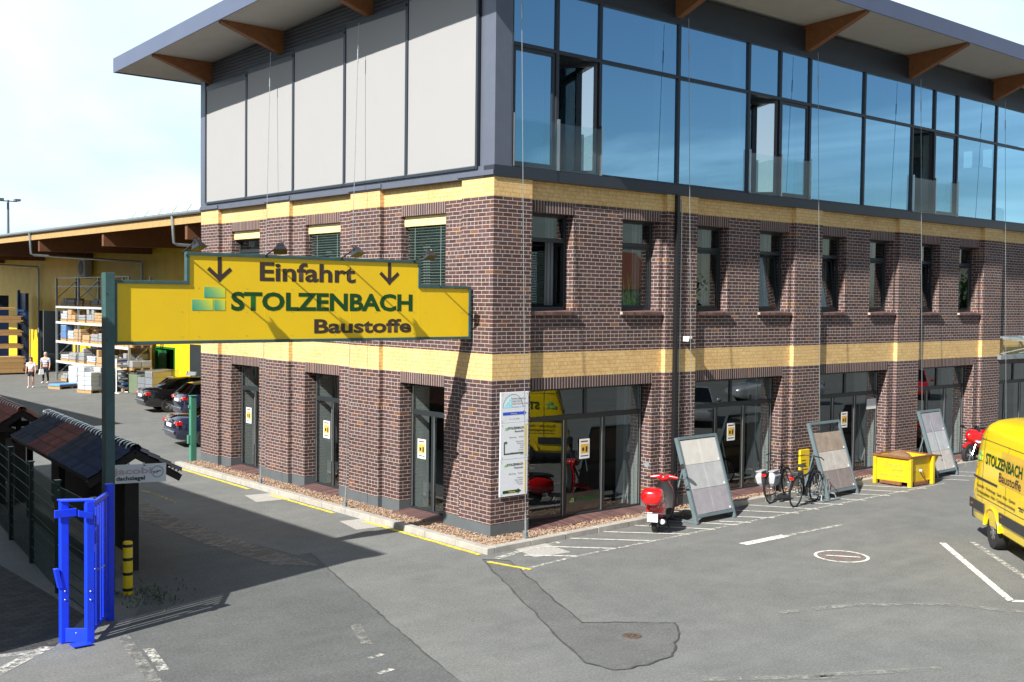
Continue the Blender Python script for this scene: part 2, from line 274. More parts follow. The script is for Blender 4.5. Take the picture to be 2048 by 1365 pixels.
# ---------------------------------------------------------------- mesh helpers
X, Y, Z = V((1, 0, 0)), V((0, 1, 0)), V((0, 0, 1))
class MB:
    def __init__(s): s.v = []; s.f = []; s.mi = []; s.mats = []
    def _m(s, m):
        m = m if not isinstance(m, str) else m_[m]
        if m not in s.mats: s.mats.append(m)
        return s.mats.index(m)
    def add(s, vs, fs, m):
        k = s._m(m); b = len(s.v); s.v += [tuple(p) for p in vs]; s.f += [tuple(b+i for i in f) for f in fs]; s.mi += [k]*len(fs)
    def box(s, x0, x1, y0, y1, z0, z1, m):
        vs = [(x, y, z) for z in (z0, z1) for y in (y0, y1) for x in (x0, x1)]
        s.add(vs, [(0, 2, 3, 1), (4, 5, 7, 6), (0, 1, 5, 4), (2, 6, 7, 3), (0, 4, 6, 2), (1, 3, 7, 5)], m); return s
    def obox(s, c, ax, ay, az, m):
        """box with centre c and three half axes"""
        c = V(c); vs = [c+ax*i+ay*j+az*k for k in (-1, 1) for j in (-1, 1) for i in (-1, 1)]
        fs = [(0, 2, 3, 1), (4, 5, 7, 6), (0, 1, 5, 4), (2, 6, 7, 3), (0, 4, 6, 2), (1, 3, 7, 5)]
        if ax.cross(ay).dot(az) < 0: fs = [f[::-1] for f in fs]
        s.add(vs, fs, m); return s
    def bar(s, p, q, w, h, m, up=Z):
        p, q = V(p), V(q); d = (q-p); n = d.normalized(); 
        if abs(n.dot(up)) > .98: up = X
        a = n.cross(up).normalized(); b = a.cross(n).normalized()
        return s.obox((p+q)/2, d/2, a*w/2, b*h/2, m)
    def prism(s, pts, vec, m, m2=None):
        """flat polygon pts (ccw seen against vec) extruded along vec"""
        n = len(pts); pts = [V(p) for p in pts]; vec = V(vec); nr = V((0, 0, 0))
        for i in range(n): nr += pts[i].cross(pts[(i+1) % n])
        if nr.dot(vec) < 0: pts = pts[::-1]
        s.add(pts+[p+vec for p in pts], [tuple(range(n))[::-1], tuple(range(n, 2*n))], m2 or m)
        s.add(pts+[p+vec for p in pts], [(i, (i+1) % n, n+(i+1) % n, n+i) for i in range(n)], m); return s
    def loft(s, rings, m, close=True, cap=True):
        n = len(rings[0]); vs = [p for r in rings for p in r]; fs = []
        for i in range(len(rings)-1):
            for j in range(n if close else n-1):
                k = (j+1) % n; fs.append((i*n+j, i*n+k, (i+1)*n+k, (i+1)*n+j))
        if cap: fs += [tuple(range(n))[::-1], tuple((len(rings)-1)*n+j for j in range(n))]
        s.add(vs, fs, m); return s
    def tube(s, pts, r, m, n=8, rs=None):
        pts = [V(p) for p in pts]; rings = []; a = None
        for i, p in enumerate(pts):
            d = (pts[min(i+1, len(pts)-1)]-pts[max(i-1, 0)]).normalized()
            if a is None: a = d.cross(Z if abs(d.z) < .9 else X).normalized()
            else: a = (a-d*a.dot(d)).normalized()
            b = d.cross(a); rr = rs[i] if rs else r
            rings.append([p+(a*cos(2*pi*j/n)+b*sin(2*pi*j/n))*rr for j in range(n)])
        return s.loft(rings, m)
    def cyl(s, p, q, r, m, n=14, r1=None): return s.tube([p, q], r, m, n, [r, r if r1 is None else r1])
    def lathe(s, c, axis, prof, m, n=20):
        """prof: (radius, distance along axis)"""
        c, d = V(c), V(axis).normalized(); a = d.cross(Z if abs(d.z) < .9 else X).normalized(); b = d.cross(a)
        return s.loft([[c+d*h+(a*cos(2*pi*j/n)+b*sin(2*pi*j/n))*max(r, .0004) for j in range(n)] for r, h in prof], m)
    def torus(s, c, axis, R_, r, m, n=28, k=8, a0=0, a1=2*pi):
        c, d = V(c), V(axis).normalized(); a = d.cross(Z if abs(d.z) < .9 else X).normalized(); b = d.cross(a)
        full = a1-a0 > 6.28; rings = []
        for i in range(n+1):
            t = a0+(a1-a0)*i/n; e = a*cos(t)+b*sin(t); rings.append([c+e*(R_+r*cos(2*pi*j/k))+d*r*sin(2*pi*j/k) for j in range(k)])
        return s.loft(rings, m, cap=not full)
    def ell(s, c, rx, ry, rz, m, n=16, k=10, mat=None):
        c = V(c); rings = []
        for i in range(k+1):
            t = pi*i/k; rings.append([(V((rx*max(sin(t), 1e-3)*cos(2*pi*j/n), ry*max(sin(t), 1e-3)*sin(2*pi*j/n), -rz*cos(t)))) for j in range(n)])
        if mat: rings = [[mat @ p for p in r] for r in rings]
        return s.loft([[c+p for p in r] for r in rings], m)
    def build(s, name, parent=None, smooth=0, bevel=0, loc=None, seg=2):
        me = bpy.data.meshes.new(name); me.from_pydata(s.v, [], s.f)
        for m in s.mats: me.materials.append(m)
        me.polygons.foreach_set('material_index', s.mi)
        if smooth:
            me.polygons.foreach_set('use_smooth', [True]*len(s.f))
            try: me.set_sharp_from_angle(angle=R(smooth))
            except Exception: pass
        me.update(); o = bpy.data.objects.new(name, me); COL.objects.link(o)
        if parent: o.parent = parent
        if loc: o.location = loc
        if bevel:
            b = o.modifiers.new('bevel', 'BEVEL'); b.width = bevel; b.segments = seg; b.limit_method = 'ANGLE'; b.angle_limit = R(40)
        return o
def thing(name, label, cat, loc=(0, 0, 0), rz=0, group=None):
    o = bpy.data.objects.new(name, None); COL.objects.link(o); o.location = loc; o.rotation_euler = (0, 0, rz); o.empty_display_size = .2
    o['label'] = label; o['category'] = cat
    if group: o['group'] = group
    return o
def tag(o, label, cat, group=None):
    o['label'] = label; o['category'] = cat
    if group: o['group'] = group
    return o
def struct(o): o['kind'] = 'structure'; return o
def kids(o): return [c for c in bpy.data.objects if c.parent == o]
def dup(o, parent=None):
    c = o.copy(); COL.objects.link(c); c.parent = parent
    for k in [k for k in ALLK.get(o, kids(o))]: dup(k, c)
    return c
ALLK = {}
def copy_thing(o, loc, rz=None, label=None):
    c = dup(o); c.location = loc
    if rz is not None: c.rotation_euler = (0, 0, rz)
    if label: c['label'] = label
    return c
def text(name, s, mat, parent, org, right, up, h, w=None, bold=0, depth=.003, slant=0):
    """real lettering: lower-left corner at org, cap height h, total width w"""
    cu = bpy.data.curves.new('t', 'FONT'); cu.body = s; cu.size = 1; cu.offset = bold; cu.extrude = .0; cu.resolution_u = 3
    o = bpy.data.objects.new('t', cu); COL.objects.link(o); bpy.context.view_layer.update()
    me = bpy.data.meshes.new_from_object(o.evaluated_get(bpy.context.evaluated_depsgraph_get())); bpy.data.objects.remove(o)
    xs = [v.co.x for v in me.vertices]; x0, x1 = min(xs), max(xs); cap = .729 if bold == 0 else .729+2*bold
    right, up = V(right).normalized(), V(up).normalized(); nr = right.cross(up); org = V(org)
    ky = h/cap; kx = (w/(x1-x0)) if w else ky
    for v in me.vertices: v.co = org+right*((v.co.x-x0)*kx+slant*v.co.y*ky)+up*(v.co.y+bold)*ky+nr*depth
    me.materials.append(m_[mat] if isinstance(mat, str) else mat); me.name = name
    o = bpy.data.objects.new(name, me); COL.objects.link(o); o.parent = parent
    return o
def flat(mb, pts, m, dz=0):
    mb.add([V(p)+V((0, 0, dz)) for p in pts], [tuple(range(len(pts)))], m)
def cut(o, cutters):
    """carve boolean holes and bake the result"""
    for c in cutters:
        b = o.modifiers.new('b', 'BOOLEAN'); b.operation = 'DIFFERENCE'; b.object = c; b.solver = 'EXACT'
    bpy.context.view_layer.update()
    me = bpy.data.meshes.new_from_object(o.evaluated_get(bpy.context.evaluated_depsgraph_get()))
    o.modifiers.clear(); o.data = me
    for c in cutters: bpy.data.objects.remove(c)
    return o
def rot(ax, a): return Matrix.Rotation(a, 3, ax)
# gradient for the green-to-yellow brick emblem
def gradmat():
    m, nt, b = newmat('emblem_gradient'); N = nt.nodes.new; L = nt.links.new; setp(b, .4)
    t = N('ShaderNodeTexCoord'); s = N('ShaderNodeSeparateXYZ'); L(t.outputs['Generated'], s.inputs[0])
    a = N('ShaderNodeMath'); a.operation = 'MULTIPLY_ADD'; a.inputs[1].default_value = .75; L(s.outputs[0], a.inputs[0])
    z = N('ShaderNodeMath'); z.operation = 'MULTIPLY'; z.inputs[1].default_value = .3; L(s.outputs[2], z.inputs[0]); L(z.outputs[0], a.inputs[2])
    L(ramp(nt, a.outputs[0], [(0, (.02, .34, .24)), (.45, (.22, .5, .18)), (.95, (.72, .74, .04))]), b.inputs['Base Color']); return m
m_['grad'] = gradmat()
def emblem(parent, org, right, up, u):
    """three offset bricks; u = width unit"""
    right, up = V(right).normalized(), V(up).normalized(); n = right.cross(up); org = V(org)
    for (a, b, c, d) in ((0, .62, 0, .42), (.66, 1, 0, .42), (.36, 1, .5, .92)):
        mb = MB(); mb.obox(org+right*u*(a+b)/2+up*u*.72*(c+d)/2+n*.002, right*u*(b-a)/2, up*u*.72*(d-c)/2, n*.002, 'grad'); mb.build('emblem', parent)
# ---------------------------------------------------------------- ground
def sheet(name, pts, mat, z, kind=True):
    mb = MB(); flat(mb, [(x, y, z) for x, y in pts], mat); o = mb.build(name)
    return struct(o)
mb = MB(); flat(mb, [(-300, -300, 0), (400, -300, 0), (400, 500, 0), (-300, 500, 0)], 'ground'); struct(mb.build('ground'))
def wig(a, b, n, amp):
    """ragged line from a to b"""
    a, b = V((*a, 0)), V((*b, 0)); d = (b-a).normalized(); nn = V((-d.y, d.x, 0))
    return [tuple((a.lerp(b, i/n)+nn*rnd.uniform(-amp, amp)).xy) for i in range(n)]
SEAM = wig((-3.45, 1.2), (-4.44, -2.07), 14, .02)+wig((-4.44, -2.07), (-5.03, -4.06), 14, .018)+wig((-5.03, -4.06), (-5.75, -6.6), 14, .02)+wig((-5.75, -6.6), (-7.4, -14), 8, .05)
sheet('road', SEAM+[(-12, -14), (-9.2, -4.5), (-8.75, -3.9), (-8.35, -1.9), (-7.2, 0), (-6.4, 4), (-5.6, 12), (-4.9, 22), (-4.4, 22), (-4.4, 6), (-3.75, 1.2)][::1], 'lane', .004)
# concrete gutter strip in the lane
sheet('gutter_strip', [(-4.5, .75), (-3.85, .2), (-4.0, 3), (-4.05, 6), (-3.6, 10.5), (-3.3, 14), (-4.0, 14), (-4.3, 10.5), (-4.75, 6), (-4.7, 3)], 'pave', .008)
# seam of tar beside the lane
def strip(mb, pts, w0, m, z):
    for i in range(len(pts)-1):
        a, b = V((*pts[i], z)), V((*pts[i+1], z)); d = (b-a).normalized(); n = V((-d.y, d.x, 0)); w1 = w0*rnd.uniform(.4, 1.5); w2 = w0*rnd.uniform(.4, 1.5)
        mb.add([a-n*w1/2, b-n*w2/2, b+n*w2/2, a+n*w1/2], [(0, 1, 2, 3)], m)
mb = MB(); strip(mb, SEAM, .022, 'tar', .012); struct(mb.build('road_seam'))
# dark trench patch with manhole
PT = [(-1.2, -1.23)]+wig((-.84, -1.61), (-2.5, -5.1), 12, .03)+wig((-2.5, -5.1), (-2.6, -5.4), 2, .02)+wig((-2.6, -5.35), (-1.55, -6.2), 8, .035)+wig((-1.53, -6.23), (-1.85, -6.6), 3, .05)+wig((-1.85, -6.6), (-2.78, -7.38), 7, .05)+wig((-2.74, -7.34), (-3.72, -7.25), 7, .05)+wig((-3.76, -7.2), (-3.9, -6.75), 4, .03)+wig((-3.9, -6.75), (-1.2, -1.23), 22, .03)
sheet('asphalt_patch', PT, 'patch', .005)
mb = MB(); strip(mb, PT+[PT[0]], .03, 'tar', .010); struct(mb.build('patch_edge'))
mb = MB(); mb.lathe((-2.5, -6.31, .0), Z, [(.14, 0), (.14, .014), (.115, .016), (.11, .012), (.0, .012)], 'mhole', 24)
for a in range(6): mb.obox((-2.5+.06*cos(a*pi/3), -6.31+.06*sin(a*pi/3), .0135), V((.02*cos(a*pi/3), .02*sin(a*pi/3), 0)), V((-.006*sin(a*pi/3), .006*cos(a*pi/3), 0)), Z*.002, 'black')
tag(mb.build('manhole_cover'), 'small round rusty cover set in the dark asphalt patch', 'manhole cover')
# paving left of the gate
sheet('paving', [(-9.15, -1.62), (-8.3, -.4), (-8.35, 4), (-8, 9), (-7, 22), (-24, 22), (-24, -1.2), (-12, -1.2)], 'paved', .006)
for (x, y, a) in ((-1.05, 2.95, .35), (-1.2, 7.1, .3), (.25, -1.25, .5)):
    sheet('slab', [(x-.55, y-.45), (x+.3, y-.55), (x+.45, y+.45), (x-.35, y+.55)], 'cobble', .005)
# markings
def mark(name, segs, mat, w=.12, z=.009):
    mb = MB()
    for a, b in segs:
        a, b = V((*a, z)), V((*b, z)); d = (b-a).normalized(); n = V((-d.y, d.x, 0))*w/2; mb.add([a-n, b-n, b+n, a+n], [(0, 1, 2, 3)], mat)
    return struct(mb.build(name))
mark('bay_edge_line', [((-1.15, -2.3), (.2, -2.14)), ((.2, -2.14), (7.5, -2.0)), ((7.5, -2.0), (14.5, -1.95))], 'wworn', .09)
hs = [((x, y), (x+d, -2.12)) for x, y, d in ((-.35, -1.45, .75), (.42, -1.05, 1.05), (1.34, -.8, 1.28), (2.34, -.74, 1.35), (3.37, -.68, 1.15), (4.3, -.72, 1.0), (5.3, -1.6, .45), (6.06, -1.5, .55), (6.63, -.95, .92), (7.45, -.74, .9), (8.4, -.74, .95), (9.4, -.74, .95), (10.5, -.74, .95), (11.4, -.74, .95), (12.3, -.74, .95), (14.6, -.74, .95), (15.6, -.74, .95), (16.6, -.74, .95))]
mark('hatched_marking', hs, 'wpaint2', .085, .0085)
mark('bay_corner_line', [((-.95, -1.35), (-.2, -1.15)), ((-.2, -1.15), (1.0, -1.0))], 'wworn', .16)
mark('parking_line', [((7.19, -5.86), (3.86, -8.87)), ((3.86, -8.87), (4.6, -9.7))], 'wpaint', .13)
mark('parking_line', [((7.78, -6.2), (5.0, -8.9))], 'wworn', .12)
mark('arrow_marking', [((3.8, -3.42), (5.2, -3.44))], 'wpaint', .22); mark('arrow_marking', [((5.2, -3.46), (7.2, -3.5))], 'wworn', .12)
mark('white_line', [((-10.9, -2.95), (-9.25, -1.62))], 'wworn', .2); mark('white_line', [((-10.3, -1.5), (-9.5, -1.75))], 'wworn', .12)
mark('white_line', [((-8.25, -1.75), (-8.75, -4.3))], 'ghost', .17); mark('white_line', [((-8.2, -2.55), (-8.4, -3.55))], 'wworn', .14)
mark('worn_mark', [((-5.35, -3.35), (-5.75, -4.3))], 'ghost', .16, .0095); mark('worn_mark', [((-5.8, -4.75), (-6.05, -4.8)), ((-6.05, -5.35), (-6.3, -5.4))], 'wworn', .09, .0095)
mark('white_line', [((-3.2, -8.15), (-1.7, -9.2)), ((-1.9, -9.0), (-.3, -9.9))], 'ghost', .15); mark('red_marking', [((-5.0, -7.2), (-4.6, -7.4))], 'rpaint', .2)
mark('curved_scuff', [((.2, -6.9), (1.6, -7.4)), ((1.6, -7.4), (2.8, -8.3)), ((2.8, -8.3), (3.4, -9.4))], 'ghost', .16)
mark('yellow_line', [((-1.0, -.9), (-.98, 3.15)), ((-1.02, 4.35), (-1.02, 7.3)), ((-1.05, 8.4), (-1.0, 12.6))], 'ypaint', .11)
mark('yellow_line', [((-1.25, -1.45), (-1.02, -2.4))], 'ypaint', .1, .0135); mark('yellow_spots', [((-3.25, 9.9), (-3.25, 7.7))], 'yworn', .12)
mb = MB()
for i in range(40):  # round no-entry style marking
    a, b = 2*pi*i/40, 2*pi*(i+1)/40; c = V((4.46, -5.27, .009)); mb.add([c+V((cos(t), sin(t), 0))*r for t, r in ((a, .46), (b, .46), (b, .52), (a, .52))], [(0, 3, 2, 1)], 'wpaint')
struct(mb.build('round_marking'))
mb = MB(); c = V((4.46, -5.27, .0085))
mb.add([c+V((cos(2*pi*i/32)*.455, sin(2*pi*i/32)*.455, 0)) for i in range(32)], [tuple(range(32))], 'rpaint'); struct(mb.build('round_marking_red'))
mark('round_marking_bar', [((4.27, -5.02), (4.66, -5.55))], 'wpaint', .07, .0125)
# kerb of separate stones
def kerb(p, q, w, n, name='kerb'):
    p, q = V((*p, 0)), V((*q, 0)); d = (q-p); L_ = d.length; d.normalize(); nn = V((-d.y, d.x, 0)); mb = MB(); k = max(1, round(L_/1.0))
    for i in range(k):
        a = p+d*(L_*i/k+.006); b = p+d*(L_*(i+1)/k-.006); h = .125+rnd.uniform(-.004, .004); o = nn*rnd.uniform(-.004, .004)
        mb.obox((a+b)/2+o+nn*n*w/2+V((0, 0, h/2-.02)), (b-a)/2, nn*w/2, Z*(h/2+.02), 'concrete')
    return struct(mb.build(name, bevel=.012))
kerb((-.88, -.99), (-.88, 13.3), .19, -1); kerb((-.69, -.98), (5.2, -.7), .18, 1); kerb((5.2, -.7), (30, -.66), .18, 1)
# gravel strips
def gravel(x0, x1, y0, y1, n):
    for _ in range(n):
        x, y = rnd.uniform(x0, x1), rnd.uniform(y0, y1); r = rnd.uniform(.01, .03); z = .045+rnd.uniform(0, .035)
        q = Matrix.Rotation(rnd.uniform(0, 6), 3, 'Z') @ Matrix.Rotation(rnd.uniform(0, 3), 3, 'X'); sx, sy = rnd.uniform(.8, 1.5), rnd.uniform(.7, 1.1)
        vs = [V((x, y, z))+q @ V(p) for p in ((sx*r, 0, 0), (-sx*r, 0, 0), (0, sy*r, 0), (0, -sy*r, 0), (0, 0, r*.75), (0, 0, -r*.75), )]
        gm.add(vs, [(0, 2, 4), (2, 1, 4), (1, 3, 4), (3, 0, 4), (2, 0, 5), (1, 2, 5), (3, 1, 5), (0, 3, 5)], 'gravel')
gm = MB(); gravel(-.68, .02, -.78, 13.4, 6000); gravel(-.66, 5.2, -.76, 0.1, 3600); gravel(5.2, 22, -.48, .06, 4200)
o = gm.build('gravel'); o['kind'] = 'stuff'
mb = MB(); mb.box(-.7, .1, -.8, 13.4, -.1, .05, 'soil'); mb.box(.1, 24, -.5, .1, -.1, .05, 'soil'); mb.box(.1, 5, -.76, -.5, -.1, .049, 'soil'); struct(mb.build('gravel_bed'))
# ---------------------------------------------------------------- main brick building
BLD = thing('office_building', 'brick and glass corner building with yellow bands, glazed top storey and wide overhanging roof', 'building')
ZN = [(0, .3, 'plinth'), (.3, 3.25, 'brick'), (3.25, 3.78, 'band'), (3.78, 6.98, 'brick'), (6.98, 7.37, 'band')]
wall = {'X': {k: MB() for k in ('plinth', 'brick', 'band')}, 'Y': {k: MB() for k in ('plinth', 'brick', 'band')}}
def piece(ax, u0, u1, d0, d1, z0, z1, m=None):
    for a, b, k in ZN:
        a2, b2 = max(a, z0), min(b, z1)
        if b2-a2 < 1e-4: continue
        mb = wall[ax][k]; mm = m or k
        if ax == 'X': mb.box(u0, u1, d0, d1, a2, b2, mm)
        else: mb.box(d0, d1, u0, u1, a2, b2, mm)
RC = .115  # recess of the bays behind the piers
def bay(ax, a, b, low, ups, low0=.12):
    lu0, lu1 = low
    piece(ax, a, lu0, RC, .5, 0, 3.25); piece(ax, lu1, b, RC, .5, 0, 3.25)
    piece(ax, lu0, lu1, RC, .5, 3.0, 3.25, 'soldier'); piece(ax, a, b, RC, .5, 3.25, 4.62)
    e = [a]
    for u0, u1 in ups: e += [u0, u1]
    e.append(b)
    for i in range(0, len(e), 2): piece(ax, e[i], e[i+1], RC, .5, 4.62, 6.98)
    for u0, u1 in ups: piece(ax, u0, u1, RC, .5, 6.73, 6.98, 'soldier')
    piece(ax, a, b, RC, .5, 6.98, 7.37)
PX = [(0, 1.03), (5.2, 6.28), (10.2, 11.4), (15.25, 16.45), (20.3, 21.5), (25.4, 26.6), (30.5, 31.7)]
PYY = [(.5, 1.05), (4.1, 5.35), (8.28, 9.5), (12.35, 13.46)]
for a, b in PX: piece('X', a, b, 0, .5, 0, 7.37)
for a, b in PYY: piece('Y', a, b, 0, .5, 0, 7.37)
LOWX, UPX, LOWY, UPY = [], [], [], []
for i in range(6):
    a, b = PX[i][1], PX[i+1][0]; lo = (a+.07, b-.3); up = [(a+.07, a+1.31), (b-1.36, b-.12)] if i < 4 else []
    LOWX.append(lo); UPX += up; bay('X', a, b, lo, up)
for i in range(3):
    a, b = PYY[i][1], PYY[i+1][0]; c = (a+b)/2; lo = (c-.83, c+.83); LOWY.append(lo); UPY.append(lo); bay('Y', a, b, lo, [lo])
nm = {'plinth': 'plinth', 'brick': 'brick_wall', 'band': 'yellow_brick_band'}
for ax in wall:
    for k, mb in wall[ax].items(): mb.build(nm[k], BLD)
# far end and back walls
mb = MB(); mb.box(.5, 31.7, 12.96, 13.46, 0, 7.37, 'brick'); mb.box(31.2, 31.7, .5, 12.96, 0, 7.37, 'brick'); mb.build('rear_wall', BLD)
# interiors
mb = MB()
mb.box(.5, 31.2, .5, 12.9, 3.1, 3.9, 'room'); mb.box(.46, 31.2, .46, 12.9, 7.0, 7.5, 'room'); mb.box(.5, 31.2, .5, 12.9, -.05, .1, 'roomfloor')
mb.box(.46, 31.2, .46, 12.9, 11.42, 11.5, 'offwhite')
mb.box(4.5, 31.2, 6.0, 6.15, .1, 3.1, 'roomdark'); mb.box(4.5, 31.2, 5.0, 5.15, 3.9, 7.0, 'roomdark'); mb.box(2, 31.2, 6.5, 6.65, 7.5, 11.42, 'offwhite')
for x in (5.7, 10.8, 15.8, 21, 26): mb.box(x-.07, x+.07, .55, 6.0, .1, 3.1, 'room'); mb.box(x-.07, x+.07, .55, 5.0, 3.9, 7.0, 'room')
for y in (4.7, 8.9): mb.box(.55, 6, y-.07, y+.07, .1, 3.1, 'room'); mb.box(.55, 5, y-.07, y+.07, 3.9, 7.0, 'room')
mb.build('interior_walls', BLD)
for x in (5.35, 10.45, 15.55, 20.65, 25.75): MB().box(x-.32, x+.02, .32, .5, 7.5, 11.4, 'white').build('inner_column', BLD)
for x in (7.9, 13.1, 18.0): MB().box(x-.05, x+.3, .3, .36, 7.5, 11.4, 'white').build('inner_blind', BLD)
for bb in ((3.9, 5.0, 5.2, 5.8, 7.5, 9.5), (5.1, 6.3, 5.5, 6.1, 7.5, 10.4), (11.2, 12.6, 5.2, 5.8, 7.5, 9.0), (24, 25, 2, 3, 7.5, 9.8)): MB().box(*bb, 'white').build('cabinet', BLD)
for x, l in ((3.4, 1.5), (5.9, 1.6), (11.1, 1.5), (13.8, 1.3), (18.9, 1.5), (21.6, 1.5)):
    d_ = MB().box(x, x+l, .75, .8, 7.55, 8.15, 'anth').build('desk', BLD); MB().box(x, x+l, .8, 1.55, 8.17, 8.2, 'white').build('desk_top', d_)
m_['sillbrick'] = M('sill_brick', (.07, .035, .035), .7, col2=(.17, .09, .08), island=.85)
m_['mortar'] = M('mortar', (.4, .34, .29), .9)
m_['curtain'] = stripes('curtain_cloth', 0, .11, (.16, .17, .17), (.28, .29, .29), .9, bump=.5)
# ---- shop windows: frame with transom, mullions and panes
def at(ax, u, d, z): return V((u, d, z)) if ax == 'X' else V((d, u, z))
def fbox(mb, ax, u0, u1, d0, d1, z0, z1, m):
    mb.box(u0, u1, d0, d1, z0, z1, m) if ax == 'X' else mb.box(d0, d1, u0, u1, z0, z1, m)
def shopwin(ax, u0, u1, lows, tops, z0=.09, zt=2.27, z1=3.0, d=.42):
    mb = MB(); t = .055
    for a, b in ((u0, u0+t), (u1-t, u1)): fbox(mb, ax, a, b, d, d+.07, z0, z1, 'frame')
    for a, b in ((z0, z0+.07), (zt, zt+.11), (z1-.07, z1)): fbox(mb, ax, u0+t, u1-t, d, d+.07, a, b, 'frame')
    for q in lows: fbox(mb, ax, q-.045, q+.045, d, d+.07, z0+.07, zt, 'frame')
    for q in tops: fbox(mb, ax, q-.045, q+.045, d, d+.07, zt+.11, z1-.07, 'frame')
    f = mb.build('window', BLD, bevel=.004, seg=1)
    gb = MB()  # pale glazing beads along the posts
    for q in lows: fbox(gb, ax, q-.06, q-.047, d-.004, d+.02, z0+.07, zt, 'alu')
    fbox(gb, ax, u1-t-.016 if ax == 'X' else u1-t-.016, u1-t-.003, d-.004, d+.02, z0+.08, z1-.08, 'alu')
    gb.build('glazing_bead', f)
    E = [u0+t]+[x for q in lows for x in (q-.045, q+.045)]+[u1-t]
    for i in range(0, len(E), 2): p = MB(); fbox(p, ax, E[i], E[i+1], d+.03, d+.042, z0+.07, zt, 'shopglass'); p.build('pane', f)
    E = [u0+t]+[x for q in tops for x in (q-.045, q+.045)]+[u1-t]
    for i in range(0, len(E), 2): p = MB(); fbox(p, ax, E[i], E[i+1], d+.03, d+.042, zt+.11, z1-.07, 'shopglass'); p.build('pane', f)
    # brick-on-edge sill with a rounded nose
    s = MB(); s.mats = []; n = int((u1-u0)/.083)
    for i in range(n):
        a = u0+(u1-u0)*i/n+.004; b = u0+(u1-u0)*(i+1)/n-.004; pr = [(d+.02, -.02), (-.05, -.02), (-.09, -.01), (-.125, .025), (-.115, .06), (-.08, .085), (d+.02, .12)]
        ring = lambda u: [at(ax, u, dd, zz) for dd, zz in pr]
        s.loft([ring(a), ring(b)] if ax == 'X' else [ring(b), ring(a)], 'sillbrick')
    fbox(s, ax, u0, u1, -.06, d, -.02, .06, 'mortar'); s.build('sill', f)
    # curtain / wall edge seen inside
    return f
for u0, u1 in LOWX[:5]:
    L_ = u1-u0; shopwin('X', u0, u1, [u0+.355*L_, u0+.67*L_], [u0+.515*L_])
for u0, u1 in LOWY: shopwin('Y', u0, u1, [(u0+u1)/2], [])
mb = MB()
for u0, u1 in LOWX[:5]: mb.box(u1-.02, u1+.15, .5, .95, .1, 3.0, 'offwhite'); mb.box(u1-.1, u1-.04, .9, 1.15, .1, 3.0, 'offwhite')
for u0, u1 in LOWY: mb.box(.5, .9, u1-.05, u1+.2, .1, 3.0, 'offwhite')
mb.box(.75, .8, 1.62, 2.2, .25, 2.2, 'offwhite')
mb.build('inner_reveal', BLD)
# door pull in the side entrance
mb = MB(); mb.tube([(.36, 6.72, .8), (.36, 6.72, 2.1)], .018, 'alu'); mb.tube([(.36, 2.6+8.2, .8), (.36, 2.6+8.2, 2.1)], .018, 'alu'); mb.build('handle', BLD)
# upper casement windows
def casement(ax, u0, u1, tilt=0, openr=0, d=.36, z0=4.68, z1=6.73, zt=6.13):
    mb = MB(); t = .06
    for a, b in ((u0, u0+t), (u1-t, u1)): fbox(mb, ax, a, b, d, d+.07, z0, z1, 'frame')
    for a, b in ((z0, z0+.07), (zt, zt+.09), (z1-.07, z1)): fbox(mb, ax, u0+t, u1-t, d, d+.07, a, b, 'frame')
    f = mb.build('window', BLD, bevel=.004, seg=1)
    p = MB(); fbox(p, ax, u0+t, u1-t, d+.03, d+.042, zt+.09, z1-.07, 'shopglass'); p.build('pane', f)
    s = MB(); a, b = u0+t+.005, u1-t-.005; c, e = z0+.075, zt-.005
    W = b-a; H = e-c
    def T(u, dd, z):
        if tilt: return at(ax, a+u, d+.02+dd*cos(tilt)+z*sin(tilt), c+z*cos(tilt)-dd*sin(tilt))
        if openr: return at(ax, b-(W-u)*cos(openr)-dd*sin(openr)*0, d+.02+dd+(W-u)*sin(openr), c+z)
        return at(ax, a+u, d+.02+dd, c+z)
    def tb(q, ua, ub, da, db, za, zb, m):
        vs = [T(u, dd, z) for z in (za, zb) for dd in (da, db) for u in (ua, ub)]; fs = [(0, 2, 3, 1), (4, 5, 7, 6), (0, 1, 5, 4), (2, 6, 7, 3), (0, 4, 6, 2), (1, 3, 7, 5)]
        if ax == 'Y': fs = [x[::-1] for x in fs]
        q.add(vs, fs, m)
    tb(s, 0, .05, 0, .05, 0, H, 'frame'); tb(s, W-.05, W, 0, .05, 0, H, 'frame'); tb(s, .05, W-.05, 0, .05, 0, .05, 'frame'); tb(s, .05, W-.05, 0, .05, H-.05, H, 'frame')
    s.build('sash', f); p = MB(); tb(p, .05, W-.05, .02, .03, .05, H-.05, 'shopglass'); p.build('pane', f)
    # curtain hanging at the side
    c = MB(); n = 6; pts = []
    for i in range(n): pts.append((u1-.09-.045*i, d+.3+.03*(i % 2)))
    for i in range(n-1):
        q = [at(ax, pts[i][0], pts[i][1], z0+.1), at(ax, pts[i+1][0], pts[i+1][1], z0+.1), at(ax, pts[i+1][0], pts[i+1][1], z1), at(ax, pts[i][0], pts[i][1], z1)]
        c.add(q, [(0, 1, 2, 3)], 'curtain')
    c.build('curtain', f)
    s = MB(); n = int((u1-u0+.08)/.083)
    for i in range(n):
        a = u0-.04+(u1-u0+.08)*i/n+.004; b = u0-.04+(u1-u0+.08)*(i+1)/n-.004
        pr = [(d, 4.6), (.03, 4.585), (.03, 4.65), (d, 4.685)]; ring = lambda u: [at(ax, u, dd, zz) for dd, zz in pr]
        s.loft([ring(a), ring(b)] if ax == 'X' else [ring(b), ring(a)], 'sillbrick')
    fbox(s, ax, u0-.04, u1+.04, .04, d, 4.59, 4.655, 'mortar'); s.build('sill', f)
TL = {3: .09, 4: .11, 6: .1}
for i, (u0, u1) in enumerate(UPX): casement('X', u0, u1, TL.get(i, 0), {0: 1.45, 7: .5}.get(i, 0))
